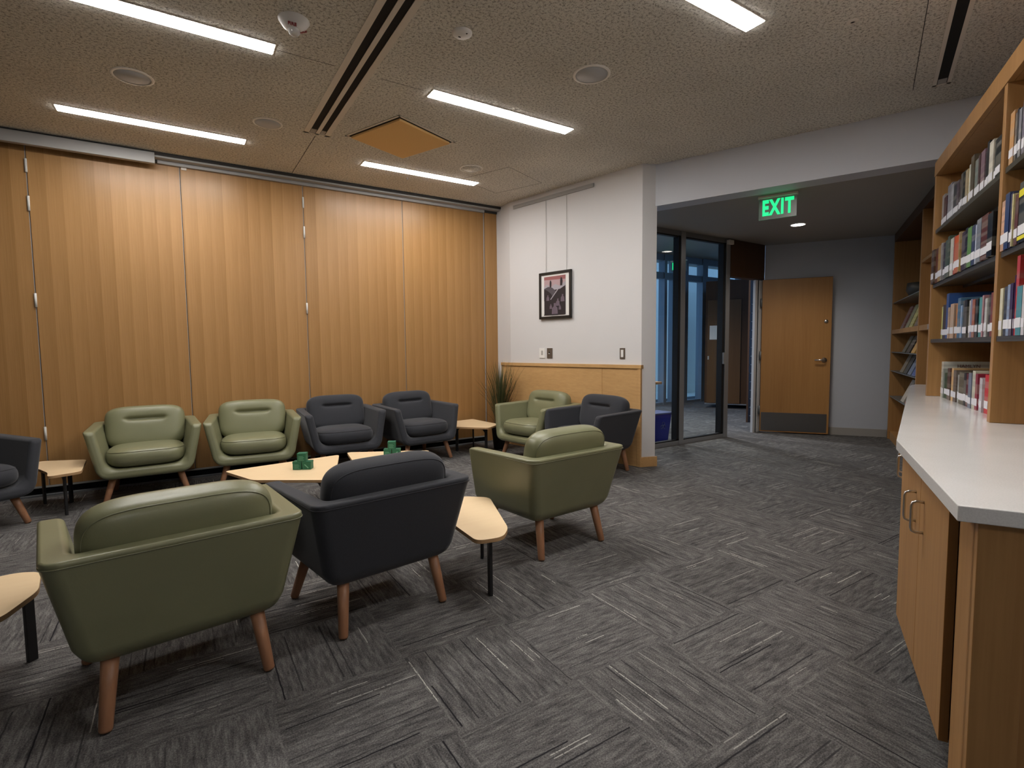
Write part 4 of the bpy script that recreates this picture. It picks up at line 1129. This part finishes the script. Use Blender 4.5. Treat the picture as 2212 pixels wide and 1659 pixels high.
# items in the far bookcase
def face_book(a, b, z, w, h, d, col, label, lean=0.0, rz=0.0, mk='book'):
    x, y = ab(a, b); o = thing('book', label, 'book', (x, y, z), TH + rz, 'books in the far display bookcase')
    c = MB().mat(mk).box(-w / 2, w / 2, -d, 0, 0, h).build('cover', o, bevel=0.0008, seg=1); c.color = (*lin(col), 1)
    o.rotation_euler[0] = lean
    return o
o = face_book(5.80, 0.985, 1.395, 0.03, 0.30, 0.22, (188, 150, 118), 'beige covered display book standing on the thick shelf by the divider')
MB().mat('exit_red').box(-0.018, -0.0155, -0.15, -0.03, 0.13, 0.24).build('cover_picture', o)
MB().mat('label').box(-0.0185, -0.0155, -0.15, -0.03, 0.10, 0.13).build('cover_strip', o)
o = face_book(5.62, 1.00, 0.851, 0.045, 0.175, 0.16, (120, 18, 25), 'dark red book on the far end of the countertop')
MB().mat('label').box(-0.02, 0.02, 0.0005, 0.0015, 0.02, 0.06).build('spine_label', o)
MB().mat('paper').box(-0.012, 0.012, 0.0005, 0.0018, 0.12, 0.165).build('title_strip', o)
o = face_book(5.75, 1.01, 0.851, 0.02, 0.20, 0.17, (205, 195, 175), 'thin cream book beside the dark red book on the countertop')
wb = tag(MB().mat('oak').box(-0.02, 0.02, -0.03, 0.0, 0, 0.03).build('wood_block', bevel=0.001), 'small dark wood block on the countertop against the post', 'block'); wb.location = (*ab(3.25, 0.79), 0.851); wb.rotation_euler = (0, 0, TH)
n = 0
SH = [(1.395, [(7.55, (120, 85, 85), 'mauve brown'), (7.20, (120, 125, 95), 'grey green'), (6.95, (185, 180, 115), 'pale yellow'), (6.65, (110, 95, 85), 'taupe')], 'on thick shelf'),
      (1.12, [(7.35, (95, 90, 75), 'khaki'), (7.05, (70, 62, 55), 'umber'), (6.75, (200, 155, 80), 'gold')], 'on display shelf below the thick shelf'),
      (0.885, [(7.45, (130, 120, 100), 'sand'), (7.18, (60, 62, 60), 'charcoal'), (6.92, (110, 125, 150), 'dusty blue'), (6.66, (60, 90, 160), 'blue')], 'on second display shelf above the bottom'),
      (0.56, [(7.30, (190, 180, 165), 'ivory'), (7.0, (150, 60, 60), 'rose'), (6.72, (110, 95, 130), 'violet grey')], 'on bottom display shelf')]
for z, L_, wh in SH:
    for a, c, nm in L_:
        face_book(a, 0.955, z + 0.004, 0.20, 0.27 if z != 1.12 else 0.20, 0.02, c, f'{nm} paperback leaning {wh} of far bookcase', 0.40 if z < 1.3 else 0.34)
dp = thing('picture_stand', 'dark framed panel leaning on the top shelf of far bookcase', 'picture', (*ab(6.78, 1.05), 1.736), TH)
MB().mat('frame_black').box(-0.16, 0.16, -0.02, 0.0, 0, 0.42).build('frame', dp, bevel=0.002); dp.rotation_euler[0] = 0.2
bw_ = thing('round_basket', 'round dark basket on the top shelf of far bookcase', 'basket', (*ab(7.3, 1.08), 1.736), TH)
MB().mat('pot').lathe([(0, 0), (0.09, 0), (0.13, 0.08), (0.12, 0.16), (0.11, 0.16), (0.115, 0.08), (0.0, 0.02)], 28).build('bowl', bw_)
